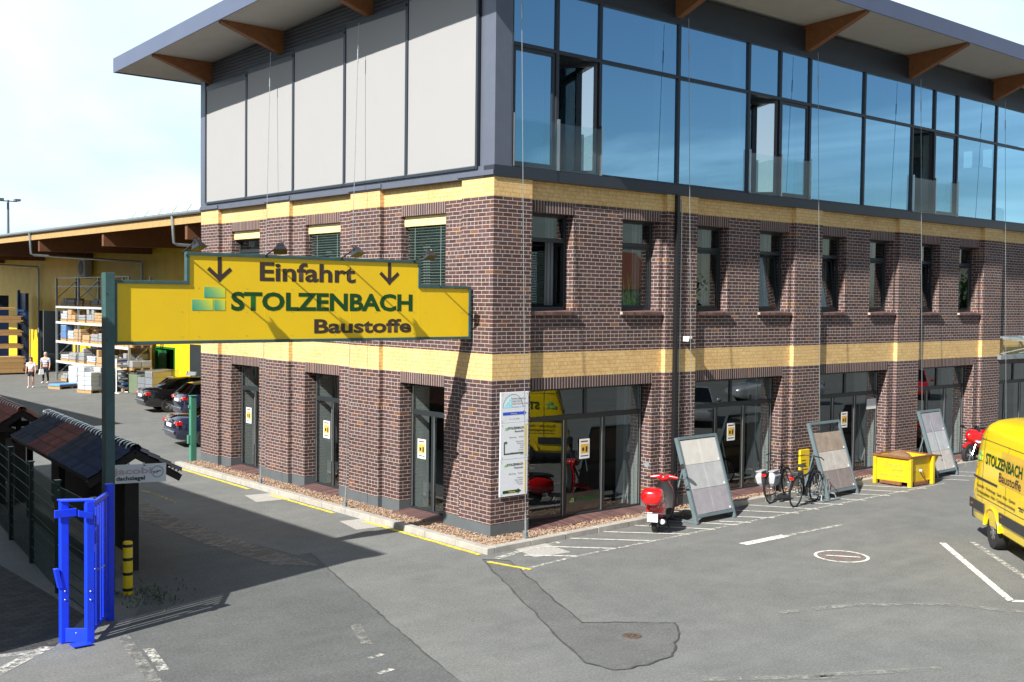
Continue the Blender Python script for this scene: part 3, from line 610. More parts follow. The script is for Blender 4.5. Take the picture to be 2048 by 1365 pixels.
for i, (u0, u1) in enumerate(UPY):
    casement('Y', u0, u1, z1=6.52)
    c = MB(); c.box(.2, .36, u0+.03, u1-.0, 6.5, 6.73, 'shutter'); c.build('shutter_case', BLD, bevel=.01)
    if i < 2:
        c = MB()
        for k in range(30 if i == 0 else 16):
            z = 6.44-k*.062; c.obox((.28, (u0+u1)/2, z), V((.03, 0, -.018)), V((0, (u1-u0)/2-.07, 0)), V((.001, 0, .0017)), 'louvre')
        for y in (u0+.35, u1-.35): c.box(.248, .252, y-.006, y+.006, 4.7, 6.48, 'louvre')
        c.build('venetian_blind', BLD)
m_['plantgreen'] = M('plant_green', (.12, .34, .04), .6)
# green plant poster in the second casement
mb = MB()
for k in range(26):
    x = 3.9+rnd.uniform(0, .75); mb.add([(x, .5, 4.78), (x+.06, .5, 4.78), (x+rnd.uniform(-.12, .15), .5+rnd.uniform(0, .05), 5.1+rnd.uniform(0, .5))], [(0, 1, 2)], 'plantgreen')
mb.build('window_plant', BLD)
# ---- glazed top storey
MX = [.5, 1.76, 3.04, 5.62, 8.24, 9.53, 10.83, 13.41, 15.95, 17.2, 18.57, 21.07, 23.6, 24.9, 26.2, 28.8, 31.3]
NAR = {0, 1, 4, 5, 8, 9, 12, 13}; OPEN = {1, 4, 8}
Z0, ZT, Z1 = 7.6, 10.08, 11.4
mb = MB()
for x in MX: mb.box(x-.04, x+.04, .06, .2, Z0, Z1, 'anth')
for i in range(len(MX)-1):
    a, b = MX[i]+.04, MX[i+1]-.04
    for z, h in ((Z0, .06), (ZT, .08), (Z1-.07, .07)): mb.box(a, b, .062, .198, z, z+h, 'anth')
CW = mb.build('curtain_wall', BLD, bevel=.004, seg=1)
for i in range(len(MX)-1):
    a, b = MX[i]+.04, MX[i+1]-.04
    tx, tz = rnd.gauss(0, .0035), rnd.gauss(0, .0035)
    def gp(z0, z1): p = MB(); p.obox(((a+b)/2, .118, (z0+z1)/2), V(((b-a)/2, tx*(b-a)/2, 0)), V((0, .006, 0)), V((0, tz*(z1-z0)/2, (z1-z0)/2)), 'upglass'); p.build('pane', CW)
    gp(ZT+.08, Z1-.07)
    tx, tz = rnd.gauss(0, .0035), rnd.gauss(0, .0035)
    if i not in NAR: gp(Z0+.06, ZT); continue
    W = b-a; H = ZT-Z0-.06; an = 1.0 if i in OPEN else 0
    if i == 8: an = 1.35
    ux = V((-cos(an), sin(an), 0)); un = V((-sin(an), -cos(an), 0)) # along the sash from its hinge, and outward
    hx = V((b, .13, Z0+.06)); s = MB()
    def sb(q, u0, u1, z0, z1, t, m): q.obox(hx+ux*(u0+u1)/2+Z*(z0+z1)/2, ux*(u1-u0)/2, un*t, Z*(z1-z0)/2, m)
    sb(s, 0, .08, 0, H, .035, 'anth'); sb(s, W-.08, W, 0, H, .035, 'anth'); sb(s, .08, W-.08, 0, .08, .035, 'anth'); sb(s, .08, W-.08, H-.08, H, .035, 'anth')
    s.build('sash', CW); p = MB(); sb(p, .08, W-.08, .08, H-.08, .006, 'sashglass' if i in OPEN else 'upglass'); p.build('pane', CW)
    q = MB(); q.box(a-.02, b+.02, .0, .014, Z0+.02, Z0+1.02, 'clear'); q.build('balustrade_pane', CW)
    q = MB()
    for x in (a-.03, b+.03): q.box(x-.012, x+.012, -.01, .05, Z0+.02, Z0+1.1, 'alu')
    q.build('balustrade_post', CW)
mb = MB(); mb.box(.44, .46, .0, .1, Z0, 10.3, 'alu'); mb.build('guide_rail', BLD)
# sill flashing round the storey, stepping over the piers
mb = MB(); mb.box(-.03, 31.7, -.03, .3, 7.372, 7.6, 'anth'); mb.build('sill_flashing', BLD, bevel=.006)
mb = MB(); mb.box(-.03, .3, .3, 13.46, 7.372, 7.6, 'bluegrey')
for a, b in ((-.03, 1.15), (4.0, 5.4), (8.2, 9.55), (12.3, 13.46)): mb.box(-.06, -.03, max(a, -.03), b, 7.40, 7.5, 'bluegrey')
mb.build('sill_flashing', BLD, bevel=.006)
SZ = lambda y: 12.13-.042*y
mb = MB(); mb.box(0, .46, 0, .46, 7.6, 12.0, 'bluegrey'); mb.build('corner_post', BLD, bevel=.008)
mb = MB(); mb.box(.46, 31.5, .08, .2, Z1, 12.05, 'anth'); mb.build('cladding', BLD)
# west face: wall behind the blinds and corrugated cladding above
mb = MB()
mb.prism([(.06, .46, 7.6), (.06, 13.4, 7.6), (.06, 13.4, SZ(13.4)), (.06, .46, SZ(.46))], (.3, 0, 0), 'corr'); mb.build('cladding', BLD)
mb = MB(); mb.box(-.02, .3, 13.18, 13.46, 7.6, 11.5, 'bluegrey'); mb.build('corner_post', BLD)
ys = [.5, 3.0, 5.56, 8.0, 10.55, 13.05]; tops = [11.42, 11.25, 11.09, 10.93, 10.8]
for i in range(5):
    a, b = ys[i]+.05, ys[i+1]-.05; fr = MB()
    fr.box(-.07, .06, ys[i]-.02, ys[i]+.045, 7.55, tops[i]+.06, 'anth'); fr.box(-.07, .06, ys[i+1]-.045 if i == 4 else ys[i+1]-.045, ys[i+1]-.022, 7.55, tops[i]+.06, 'anth')
    fr.box(-.075, .06, a, b, 7.55, 7.6, 'anth'); fr.box(-.06, .06, a, b, tops[i], tops[i]+.13, 'anth'); f = fr.build('blind_frame', BLD)
    p = MB(); n = 14; rows = []
    for k in range(n+1):
        y = a+(b-a)*k/n; rows.append([V((-.045-.008*sin(pi*k/n), y, 7.63)), V((-.045-.012*sin(pi*k/n)-.003*sin(k*2.1+i), y, 9.2)), V((-.045, y, tops[i])), V((-.035, y, tops[i])), V((-.035, y, 7.63))])
    p.loft(rows[::-1], 'blind'); p.build('roller_blind', f, smooth=30)
    q = MB(); q.cyl((-.05, a, 7.615), (-.05, b, 7.615), .018, 'alu', 8); q.build('bottom_bar', f)
# roof
RX0, RX1, RY0, RY1 = -1.72, 33.2, -1.72, 15.6
mb = MB(); th = .42
def roofpt(x, y, dz): return V((x, y, SZ(y)+dz))
c4 = [(RX0, RY0), (RX1, RY0), (RX1, RY1), (RX0, RY1)]
mb.loft([[roofpt(x, y, .12) for x, y in c4], [roofpt(x, y, th-.02) for x, y in c4]], 'anth')
mb.build('roof', BLD)
fm = MB()
for i in range(4):
    (xa, ya), (xb, yb) = c4[i], c4[(i+1) % 4]; d = V((xb-xa, yb-ya, 0)).normalized(); n = V((d.y, -d.x, 0))*.04
    a0, a1, b0, b1 = roofpt(xa, ya, 0), roofpt(xa, ya, th), roofpt(xb, yb, 0), roofpt(xb, yb, th); e = d*.04
    a0, a1, b0, b1 = a0-e, a1-e, b0+e*0, b1+e*0
    fm.loft([[a0, a0+n, a1+n, a1], [b0, b0+n, b1+n, b1]], 'fascia')
fm.build('fascia', BLD)
mb = MB(); g = .06
mb.loft([[roofpt(x, y, .03) for x, y in ((RX0+.01, RY0+.01), (RX1-.01, RY0+.01), (RX1-.01, RY1-.01), (RX0+.01, RY1-.01))], [roofpt(x, y, .11) for x, y in ((RX0+.01, RY0+.01), (RX1-.01, RY0+.01), (RX1-.01, RY1-.01), (RX0+.01, RY1-.01))]], 'soffit'); mb.build('soffit', BLD)
def beamX(y):  # beam under the west overhang
    z = SZ(y)+.028; h = .6; mb = MB(); mb.prism([(-1.66, y-.09, z), (-1.66, y-.09, z-.06), (0.05, y-.09, z-h), (.3, y-.09, z-h), (.3, y-.09, z)], (0, .18, 0), 'glulam'); mb.build('roof_beam', BLD, bevel=.008)
def beamY(x):
    mb = MB(); z0, z1 = SZ(-1.66)+.028, SZ(.3)+.028; mb.prism([(x-.09, -1.66, z0), (x-.09, -1.66, z0-.06), (x-.09, .0, z1-.66), (x-.09, .3, z1-.66), (x-.09, .3, z1)], (.18, 0, 0), 'glulam'); mb.build('roof_beam', BLD, bevel=.008)
for y in (.45, 4.61, 8.8, 12.96): beamX(y)
for x in (5.55, 10.65, 15.75, 20.86, 26, 31.1): beamY(x)
# downpipe, lightning rod, small camera
mb = MB(); mb.box(5.45, 5.54, -.095, -.004, .1, 7.372, 'black'); mb.tube([(5.68, -.02, .1), (5.68, -.02, 7.3)], .012, 'alu', 6); mb.build('downpipe', BLD, bevel=.02)
mb = MB(); mb.obox((5.86, -.1, 4.02), X*.07, Y*.09, Z*.06, 'white'); mb.obox((5.86, -.2, 3.98), X*.045, Y*.03, Z*.045, 'black'); mb.build('security_camera', BLD, bevel=.01)
# entrance canopy of the fifth bay
CN = MB()
for x in (21.6, 23.0, 24.4, 25.8):
    CN.bar((x, .1, 3.85), (x, -1.5, 3.75), .06, .1, 'galv'); CN.bar((x, .1, 3.3), (x, -1.5, 3.72), .03, .03, 'galv')
CN.bar((21.5, -1.5, 3.76), (25.9, -1.5, 3.76), .06, .08, 'galv'); CN.box(21.35, 25.9, -.12, .1, 3.14, 3.28, 'galv'); CN.bar((21.5, -.02, 3.86), (25.9, -.02, 3.86), .06, .06, 'galv')
CN = CN.build('canopy', BLD)
p = MB(); p.obox((23.7, -.75, 3.86), X*2.2, Y*.8+Z*(-.05), Z*.006, 'clear'); p.build('pane', CN)
# ---- steel cables from the roof beams to the kerb
def cable(name, top, bot, lab, cat='cable'):
    t = thing(name, lab, cat, bot, group='steel cables from roof beams to kerb'); top = V(top)-V(bot)
    mb = MB(); a = V((0, 0, .45)) ; dd = top.normalized(); mb.tube([dd*.45, top], .0075, 'galv', 6); mb.build('wire', t)
    mb = MB(); mb.tube([dd*.08, dd*.3, dd*.5], .02, 'galv', 8, [.02, .02, .012]); mb.build('turnbuckle', t)
    mb = MB(); mb.box(-.045, .045, -.07, .07, -.06, .015, 'galv'); mb.box(-.03, -.018, -.05, .05, .01, .13, 'galv'); mb.box(.018, .03, -.05, .05, .01, .13, 'galv'); mb.cyl((-.04, 0, .09), (.04, 0, .09), .015, 'galv'); mb.build('anchor', t)
    mb = MB(); mb.tube([top-dd*.9, top-dd*.6], .016, 'galv', 8); mb.build('shackle', t)
names = ['in front of the corner pillar with the info boards', 'next to the black downpipe', 'in front of the brick pier behind the bicycles', 'in front of the pier behind the yellow container', 'beside the entrance canopy']
for i, x in enumerate((.43, 5.52, 10.62, 15.72, 20.86)):
    cable('steel_cable', (x, -.27, 11.4), (x-.02, -.62, .12), 'thin steel cable '+names[i])
for i, (y, yb) in enumerate(((4.62, 4.35), (8.8, 8.4))):
    cable('steel_cable', (-.27, y, 11.2), (-.72, yb, .12), 'thin steel cable on the blind side, '+('nearer the corner' if i == 0 else 'farther from the corner'))
# ---------------------------------------------------------------- entrance sign over the lane
SG = thing('entrance_sign', 'big yellow Einfahrt sign with lamps spanning from green post to brick corner', 'sign', (-7.55, .65, 0))
def sgl(x, z, y=0): return (x+7.55, y, z)
mb = MB(); mb.box(-.075, .075, -.09, .09, 0, 5.25, 'signgreenframe'); mb.box(-.13, .13, -.13, .13, 0, .03, 'signgreenframe'); mb.box(-.05, .05, .091, .12, 0, 5.2, 'signgreenframe')
for z in (4.9, 4.5, 4.15): mb.box(-.06, -.045, -.096, -.09, z, z+.02, 'black')
mb.build('post', SG, bevel=.008)
OUT = [(-7.44, 4.1), (-.1, 4.1), (-.1, 5.13), (-1.37, 5.13), (-1.37, 5.61), (-6.2, 5.61), (-6.2, 5.11), (-7.44, 5.11)]
mb = MB(); mb.prism([sgl(x, z, -.015) for x, z in OUT], (0, .03, 0), 'signyellow')
mb.build('panel', SG)
mb = MB()
for i in range(8):
    (x0, z0), (x1, z1) = OUT[i], OUT[(i+1) % 8]; d = V((x1-x0, 0, z1-z0)).normalized()*.03
    if abs(z1-z0) < .01: mb.box(min(x0, x1)+7.55-.03, max(x0, x1)+7.55+.03, -.04, .06, z0-.028, z0+.028, 'signgreenframe')
    else: mb.box(x0+7.55-.028, x0+7.55+.028, -.038, .058, min(z0, z1)+.028, max(z0, z1)-.028, 'signgreenframe')
for x in (-5.1, -3.6, -2.3): mb.box(x+7.55-.02, x+7.55+.02, .016, .06, 4.13, 5.58, 'signgreenframe')
mb.box(7.46, 7.56, -.03, .03, 4.3, 4.36, 'signgreenframe'); mb.box(7.46, 7.56, -.03, .03, 4.95, 5.0, 'signgreenframe')
mb.build('frame', SG, bevel=.004, seg=1)
mb = MB()
for x in (-6.2, -4.75, -2.95, -1.37): mb.box(x+7.55-.003, x+7.55+.003, -.0165, -.0145, 4.13, 5.1 if x in (-6.2, -1.37) else 4.9, 'yel')
for x in (-7.2, -6.3, -6.0, -5.1, -4.2, -3.3, -2.4, -1.5, -1.2, -.3):
    for z in (4.2, 4.62, 5.03): mb.cyl(sgl(x, z, -.015), sgl(x, z, -.02), .006, 'galv', 6)
mb.build('rivets', SG)
YS = -.0155
text('lettering', 'Einfahrt', 'letdark', SG, sgl(-4.85, 5.17, YS), X, Z, .36, 2.0, bold=.026)
text('lettering', 'STOLZENBACH', 'letgreen', SG, sgl(-5.4, 4.64, YS), X, Z, .35, 3.87, bold=.035)
text('lettering', 'Baustoffe', 'letdark', SG, sgl(-3.74, 4.225, YS), X, Z, .28, 2.18, bold=.03)
emblem(SG, sgl(-6.12, 4.645, YS), X, Z, .61)
for x, z0, s in ((-5.615, 5.12, .9), (-2.08, 5.13, .9)):
    mb = MB(); c = sgl(x, z0, YS-.001); a = V(c)
    mb.box(a.x-.042*s, a.x+.042*s, a.y-.002, a.y, a.z+.1*s, a.z+.5*s, 'letdark')
    for sgn in (-1, 1): mb.obox(a+V((sgn*.1*s, 0, .16*s)), V((sgn*.135*s, 0, .115*s)), V((-sgn*.026*s, 0, .03*s)), Y*(.0012+.0006*(sgn > 0)), 'letdark')
    mb.build('arrow', SG)
for k, (x, tw) in enumerate(((-6.27, .5), (-4.72, -.5), (-3.16, .3), (-1.5, .1))):  # floodlights on short arms
    mb = MB(); b = V(sgl(x-.02, 5.60, -.03)); e = b+V((.03, -.44, .2)); mb.tube([b, b+V((0, -.02, .03)), e], .014, 'black', 8); mb.build('lamp_arm', SG)
    m = rot('Z', tw) @ rot('X', -.45); e = e+V((.02, 0, -.02)); mb = MB(); rr = []
    for z, w_, d_ in ((.05, .04, .03), (.02, .06, .045), (-.03, .07, .06), (-.1, .115, .09), (-.115, .12, .095)): rr.append([e+m @ V((sx*w_, sy*d_, z)) for sx, sy in ((-1, -1), (1, -1), (1, 1), (-1, 1))])
    mb.loft(rr[::-1], 'black'); mb.bar(e+m @ V((-.075, 0, -.07)), e+m @ V((-.075, 0, .08)), .01, .02, 'black'); mb.bar(e+m @ V((.075, 0, -.07)), e+m @ V((.075, 0, .08)), .01, .02, 'galv'); mb.bar(e+m @ V((-.075, 0, .08)), e+m @ V((.075, 0, .08)), .02, .01, 'black'); mb.build('lamp_head', SG, bevel=.006, seg=1)
# ---------------------------------------------------------------- blue swing gate
GT = thing('blue_gate', 'bright blue steel gate with twin posts, standing open beside the green post', 'gate', (-9.007, -1.553, 0))
GX = V((0.277, -0.219, 0)); GD = V((0.561, 0.828, 0)).normalized()
def post(name, p, h, w=.055):
    mb = MB(); mb.obox(V(p)+Z*h/2, X*w, Y*w, Z*h/2, 'blue'); return mb.build(name, GT, bevel=.008)
post('post', (0, 0, 0), 2.0); post('post', GX, 2.0)
MB().obox(GX/2+Z*2.015, GX/2+X*.07, Y*.07, Z*.012, 'blue').build('top_plate', GT, bevel=.004, seg=1)
MB().obox(V((-.0, -.075, 1.84)), X*.15, Y*.012, Z*.055, 'blue').build('bracket', GT, bevel=.004, seg=1)
MB().obox(GX+V((-.08, -.08, 1.83)), V((.1, 0, -.03)), Y*.014, Z*.045, 'blue').build('latch', GT, bevel=.004, seg=1)
MB().obox(V((-.09, -.03, .93)), V((.03, 0, -.0)), Y*.04, V((.03, 0, -.14)), 'blue').build('pedal', GT, bevel=.004, seg=1)
MB().obox(GX/2+V((0, -.05, .12)), GX/2, Y*.006, Z*.1, 'blue').build('kick_plate', GT, bevel=.004, seg=1)
MB().obox(GX/2+V((-.01, -.19, .03)), X*.13, V((0, .1, .0)), Z*.006, 'blue').build('foot_plate', GT)
mb = MB()
for p in ((0, -.058, .62), (0, -.058, .74), (0.277, -0.277, .62), (0.277, -0.277, .74), (.12, -0.148, .15), (.2, -0.191, .15)): mb.ell(p, .014, .008, .014, 'alu', 8, 5)
mb.build('bolt', GT)
mb = MB(); a, e = GX+GD*.09, GX+GD*1.034; hb = .14
for z in (hb, 1.93): mb.bar(a+Z*z, e+Z*z, .045, .06, 'blue')
for t in (0, 1): p = a.lerp(e, t); mb.bar(p+Z*hb, p+Z*1.95, .05, .05, 'blue', up=GD)
for k in range(1, 7): p = a.lerp(e, k/7); mb.obox(p+Z*(hb+1.92)/2, GD*.035, V((-GD.y, GD.x, 0))*.012, Z*(1.92-hb)/2, 'blue')
mb.build('gate_leaf', GT); post('post', GX+GD*1.134, 2.06, .055)
mb = MB(); p = a.lerp(e, .1); mb.tube([p+Z*1.0, p+V((.08, -.05, 1.0)), p+V((.17, .0, 1.03))], .01, 'alu', 6); mb.obox(p+V((-.0, 0, 1.3)), X*.02, Y*.02, Z*.05, 'alu'); mb.build('handle', GT)
# bollard
BO = thing('bollard', 'yellow bollard with black rings, standing in the shade behind the blue gate', 'bollard', (-7.32, .42, 0))
mb = MB(); mb.lathe((0, 0, 0), Z, [(.078, 0), (.078, .84), (.07, .87), (0, .88)], 'yel', 20); mb.build('tube', BO, smooth=40)
mb = MB()
for z in (.06, .32, .56, .78): mb.lathe((0, 0, z), Z, [(.0785, 0), (.0805, .003), (.0805, .047), (.0785, .05)], 'black', 20)
mb.build('black_ring', BO)
# weeds by the bollard
mb = MB()
for _ in range(260):
    x, y = rnd.gauss(-7.15, .3), rnd.gauss(.1, .35); h = rnd.uniform(.015, .08); a = rnd.uniform(0, 6.28); d = V((cos(a), sin(a), 0))
    p = V((x, y, 0.01)); mb.add([p-d*.012, p+d*.012, p+d*rnd.uniform(-.05, .05)+Z*h+Y*rnd.uniform(-.03, .03)], [(0, 1, 2)], 'leaf')
o = mb.build('weeds'); o['kind'] = 'stuff'
# ---------------------------------------------------------------- wire fence
FN = thing('mesh_fence', 'dark green wire mesh fence in the shade left of the blue gate', 'fence')
FP = [V((-8.3, -.75, 0)), V((-8.18, 1.2, 0)), V((-7.85, 3.6, 0)), V((-7.55, 5.85, 0)), V((-7.2, 8.3, 0)), V((-6.95, 10.7, 0))]
for p in FP:
    mb = MB(); mb.obox(p+Z*.92, X*.035, Y*.035, Z*.92, 'fencegreen'); mb.obox(p+Z*1.85, X*.05, Y*.05, Z*.012, 'fencegreen')
    for z in (.3, .8, 1.3, 1.7): mb.ell(p+V((.0, -.045, z)), .012, .012, .012, 'alu', 6, 4)
    mb.build('post', FN)
for i in range(5):
    mb = MB(); a, b = FP[i], FP[i+1]; n = int((b-a).length/.05)
    for k in range(1, n): p = a.lerp(b, k/n); mb.tube([p+Z*.05, p+Z*1.78], .0028, 'fencegreen', 3)
    for k in range(9): z = .08+k*.21; mb.bar(a+Z*z, b+Z*z, .008, .014, 'fencegreen')
    mb.build('wire_panel', FN)
# ---------------------------------------------------------------- roof tile display shelters
def shelter(loc, rz, length, hw, zr, ze, label, secs, ridge, rng):
    t = thing('tile_shelter', label, 'shelter', loc, rz); nrow = 3; cw = .205; n = int(length/cw); sl = V((hw, 0, ze-zr)); nl = 6
    for side in (-1, 1):
        mb = MB(); s = V((side*hw, 0, ze-zr)); nrm = V((side*(zr-ze), 0, hw)).normalized(); rows = 4
        for c in range(n):
            y0 = c*cw; sec = secs[min(len(secs)-1, int(c/n*len(secs)))]
            for r in range(rows):
                a = r/rows; b = (r+1)/rows+.02; pr = []
                for k in range(nl+1):
                    u = k/nl; h = .07*sin(pi*min(1, u*1.3))**1.5 if u < .76 else .0; pr.append((y0+u*cw, h))
                lo, hi = .014, .034
                top = [V((0, y, zr))+s*a+nrm*(h+.01) for y, h in pr]; bot = [V((0, y, zr))+s*b+nrm*(h+.032) for y, h in pr]; und = [V((0, y, zr))+s*b+nrm*(h-.0) for y, h in pr]
                m = len(pr); vs = top+bot+und; fs = []
                for k in range(m-1): fs += [(k, k+1, m+k+1, m+k), (m+k, m+k+1, 2*m+k+1, 2*m+k)]
                mb.add(vs, fs, sec)
        mb.build('tile_roof', t)
        mb = MB(); mb.prism([V((0, .0, zr-.03)), V((0, 0, zr-.0)), V((0, 0, zr))+s-nrm*.01, V((0, 0, zr-.06))+s], (0, length-.05, 0), 'darktimber'); mb.build('roof_deck', t)
        mb = MB()
        for y in (.03, length-.1): mb.bar(V((0, y, zr-.09)), V((0, y, zr-.09))+s*1.02, .06, .12, 'darktimber')
        mb.build('barge_board', t)
    mb = MB(); k = 0; y = -.03
    while y < length:
        mt = ridge[k % len(ridge)]; rr = []
        for q, (rad, dy) in enumerate(((.105, 0), (.115, .04), (.09, .06), (.082, .3))):
            rr.append([V((rad*cos(pi*j/8-0), y+dy, zr+.0+rad*.95*sin(pi*j/8))) for j in range(9)])
        mb.loft(rr, mt, close=False, cap=False); y += .21 if len(ridge) > 1 else .3; k += 1
    mb.build('ridge_tile', t, smooth=50)
    mb = MB()
    for y in ((.35, length-.4) if length < 3 else (.35, length/2, length-.4)):
        for x in ((-hw*.5, .02) if y < .5 else (-hw*.62, hw*.5)): mb.bar((x, y, 0), (x, y, ze+.02), .12, .24, 'darktimber', up=X) if y < .5 else mb.bar((x, y, 0), (x, y, zr-(zr-ze)*.62-.08), .12, .12, 'darktimber')
        mb.bar((-hw*.8, y, ze-.06), (hw*.8, y, ze-.06), .08, .14, 'darktimber')
    mb.bar((-hw*.62, .2, .12), (-hw*.62, length-.3, .12), .1, .2, 'darktimber'); mb.build('post', t)
    mb = MB(); 
    for k in range(int((length-.8)/.16)): mb.box(-.04, .0, .42+k*.16, .42+k*.16+.15, .3, ze+.02, 'darktimber')
    mb.build('board_wall', t)
    return t
shelter((-6.72, 1.6, 0), -.11, 6.9, .78, 2.2, 1.74, 'small tile display roof with striped black ridge, behind the green sign post', ['tileblue', 'tileblue', 'tiledark', 'tilered', 'tilered', 'tiledark', 'tiledark'], ['tilegloss', 'ridgeglint'], None)
shelter((-6.2, 9.6, 0), -.11, 5.5, .85, 2.2, 1.66, 'reddish tile display roof with pale ridge at the left edge', ['tilered'], ['tilelight'], None)
JB = thing('dealer_sign', 'white dachziegel sign board with round stamp under the small gable', 'sign', (-6.83, 1.36, 0), -.29)
jr, ju = X, Z
mb = MB(); mb.box(-.5, .52, -.01, .01, 1.66, 1.98, 'paper'); mb.build('board', JB)
text('lettering', 'jacobi', 'pink', JB, (-.34, -.0105, 1.815), X, Z, .115, .62, bold=.03); text('lettering', 'dachziegel', 'black', JB, (-.3, -.0105, 1.71), X, Z, .075, .47, bold=.03)
mb = MB(); mb.torus((.375, -.012, 1.84), Y, .1, .003, 'black', 30, 5); mb.torus((.375, -.012, 1.84), Y, .086, .002, 'black', 30, 5); mb.prism([(.13, -.011, 1.95), (.19, -.011, 1.95), (.16, -.011, 1.972)], (0, -.002, 0), 'black'); mb.build('stamp', JB)
text('lettering', '30 Jahre', 'black', JB, (.31, -.0105, 1.805), V((.96, 0, .28)), V((-.28, 0, .96)), .045, .13, bold=.03)
mb = MB()
for x in (-.1, .15): mb.box(x-.015, x+.015, -.01, .0, 1.98, 2.01, 'galv')
mb.build('hook', JB)
# ---------------------------------------------------------------- three info boards on the corner pillar
def board(z0, z1, label, dx=0):
    t = thing('info_board', label, 'sign', (.2+dx, -.03, z0), group='info boards on the corner pillar'); mb = MB(); mb.box(0, .75, -.015, .015, 0, z1-z0, 'boardwhite'); mb.build('plate', t, bevel=.003, seg=1)
    mb = MB()
    for x in (.04, .71):
        for z in (.04, z1-z0-.04): mb.cyl((x, -.015, z), (x, -.02, z), .009, 'alu', 6); mb.cyl((x, .015, z), (x, .03, z), .012, 'galv', 6)
    mb.build('screw', t); return t
b1 = board(2.37, 3.0, 'white board with blue arch emblem and blue arrow, topmost on the corner pillar')
mb = MB(); mb.torus((.35, -.017, .33), Y, .28, .004, 'signblue', 24, 5, 0, pi) if False else mb.loft([[V((.33+(.27+r)*cos(a), -.0165, .31+(.27+r)*sin(a))) for r in (-.004, .004)] for a in [pi*k/24 for k in range(25)]], 'stampgrey', close=False, cap=False)
mb.build('arch', b1)
mb = MB()
for r in range(5):
    for c in range(5):
        if c >= 4-r: mb.box(.06+c*.048, .06+c*.048+.036, -.0175, -.0155, .28+(4-(4-c)-0)*0+ (r)*.0, .28, 'skyblue') if False else None
for c in range(5):
    for r in range(c+1): mb.box(.07+c*.047, .07+c*.047+.038, -.0172, -.0152, .31+r*.047, .31+r*.047+.038, 'skyblue')
mb.build('emblem', b1)
for i, s in enumerate(('IMMOBILIEN', 'SERVICE', 'DEUTSCHLAND')): text('lettering', s, 'stampgrey', b1, (.31, -.0155, .475-i*.052), X, Z, .032, (.36, .26, .42)[i])
text('lettering', 'Eingang 2. OG', 'signblue', b1, (.31, -.0155, .315), X, Z, .02, .36)
mb = MB(); mb.prism([(.06, -.016, .16), (.62, -.016, .16), (.62, -.016, .135), (.7, -.016, .19), (.62, -.016, .245), (.62, -.016, .22), (.06, -.016, .22)], (0, -.002, 0), 'signblue'); mb.build('arrow', b1)
text('lettering', 'Eingang', 'white', b1, (.27, -.0185, .178), X, Z, .026, .16); text('lettering', '2. + 3. OG', 'stampgrey', b1, (.24, -.0155, .065), X, Z, .03, .26)
def dealer(z0, z1, label, second, lines, dx):
    t = board(z0, z1, label, dx); H = z1-z0
    mb = MB(); mb.box(.66, .705, -.018, -.0155, .06, H-.04, 'bandyellow'); mb.build('stripe', t)
    emblem(t, (.115, -.0158, H-.135), X, Z, .07); text('lettering', 'STOLZENBACH', 'letgreen', t, (.19, -.0158, H-.13), X, Z, .05, .43, bold=.03); text('lettering', second, 'letdark', t, (.38, -.0158, H-.195), X, Z, .036, .24, bold=.02)
    text('lettering', 'Beratung', 'stampgrey', t, (.24, -.0158, H-.31), X, Z, .03, .18); text('lettering', 'Verkauf', 'stampgrey', t, (.48, -.0158, H-.31), X, Z, .03, .14)
    for i, s in enumerate(lines): wd = .022*len(s); text('lettering', s, 'stampgrey', t, (.62-wd, -.0158, H-.40-i*.045), X, Z, .026, wd)
    return t
b2 = dealer(1.62, 2.365, 'white board with green bent arrow and yellow stripe, middle one on the corner pillar', 'Baustoffe', ['Baustoffe', 'Werkzeug', 'Sand', 'Kies', 'Garten', 'Terrassenplatten', 'Holz'], .004)
mb = MB(); y = -.0158; mb.box(.09, .115, y-.002, y, .1, .36, 'letgreen'); mb.box(.115, .62, y-.002, y, .1, .125, 'letgreen'); mb.prism([(.09, y, .36), (.09, y, .335), (.135, y, .335), (.135, y, .315), (.185, y, .348), (.135, y, .38), (.135, y, .36)], (0, -.003, 0), 'letgreen'); mb.build('arrow', b2)
b3 = dealer(.86, 1.612, 'white board with straight green Eingang arrow, lowest on the corner pillar', 'Fliesenwelt', ['Fliesen', 'Naturstein', 'Sanitaer', 'Mosaik'], -.004)
mb = MB(); mb.prism([(.08, y, .06), (.48, y, .06), (.48, y, .035), (.58, y, .09), (.48, y, .145), (.48, y, .12), (.08, y, .12)], (0, -.002, 0), 'letgreen'); mb.build('arrow', b3); text('lettering', 'Eingang', 'bandyellow', b3, (.24, -.0182, .075), X, Z, .032, .17, bold=.01)
# posters in the shop windows
def poster(ax, u, z, lab, sc=1):
    t = thing('poster', lab, 'poster', (u, .42, z) if ax == 'X' else (.42, u, z), 0 if ax == 'X' else -pi/2, group='small yellow posters in the shop windows')
    mb = MB(); mb.box(-.155*sc, .155*sc, -.004, 0, 0, .44*sc, 'paper'); mb.build('sheet', t)
    mb = MB(); mb.box(-.125*sc, .125*sc, -.006, -.0042, .12*sc, .33*sc, 'posteryel'); mb.box(-.08*sc, -.01, -.007, -.0062, .17*sc, .25*sc, 'letdark'); mb.box(.03*sc, .09*sc, -.007, -.0062, .15*sc, .27*sc, 'letdark'); mb.build('picture', t)
    mb = MB(); mb.box(-.12*sc, .1*sc, -.006, -.0042, .37*sc, .4*sc, 'tilered'); mb.box(-.12*sc, .12*sc, -.006, -.0042, .05*sc, .075*sc, 'stampgrey'); mb.build('lettering', t)
poster('X', 3.04, 1.37, 'yellow poster in the shop window next to the info boards'); poster('X', 8.2, 1.4, 'yellow poster in the window behind the leftmost slab stand'); poster('X', 13.25, 1.4, 'yellow poster in the window behind the middle slab stand')
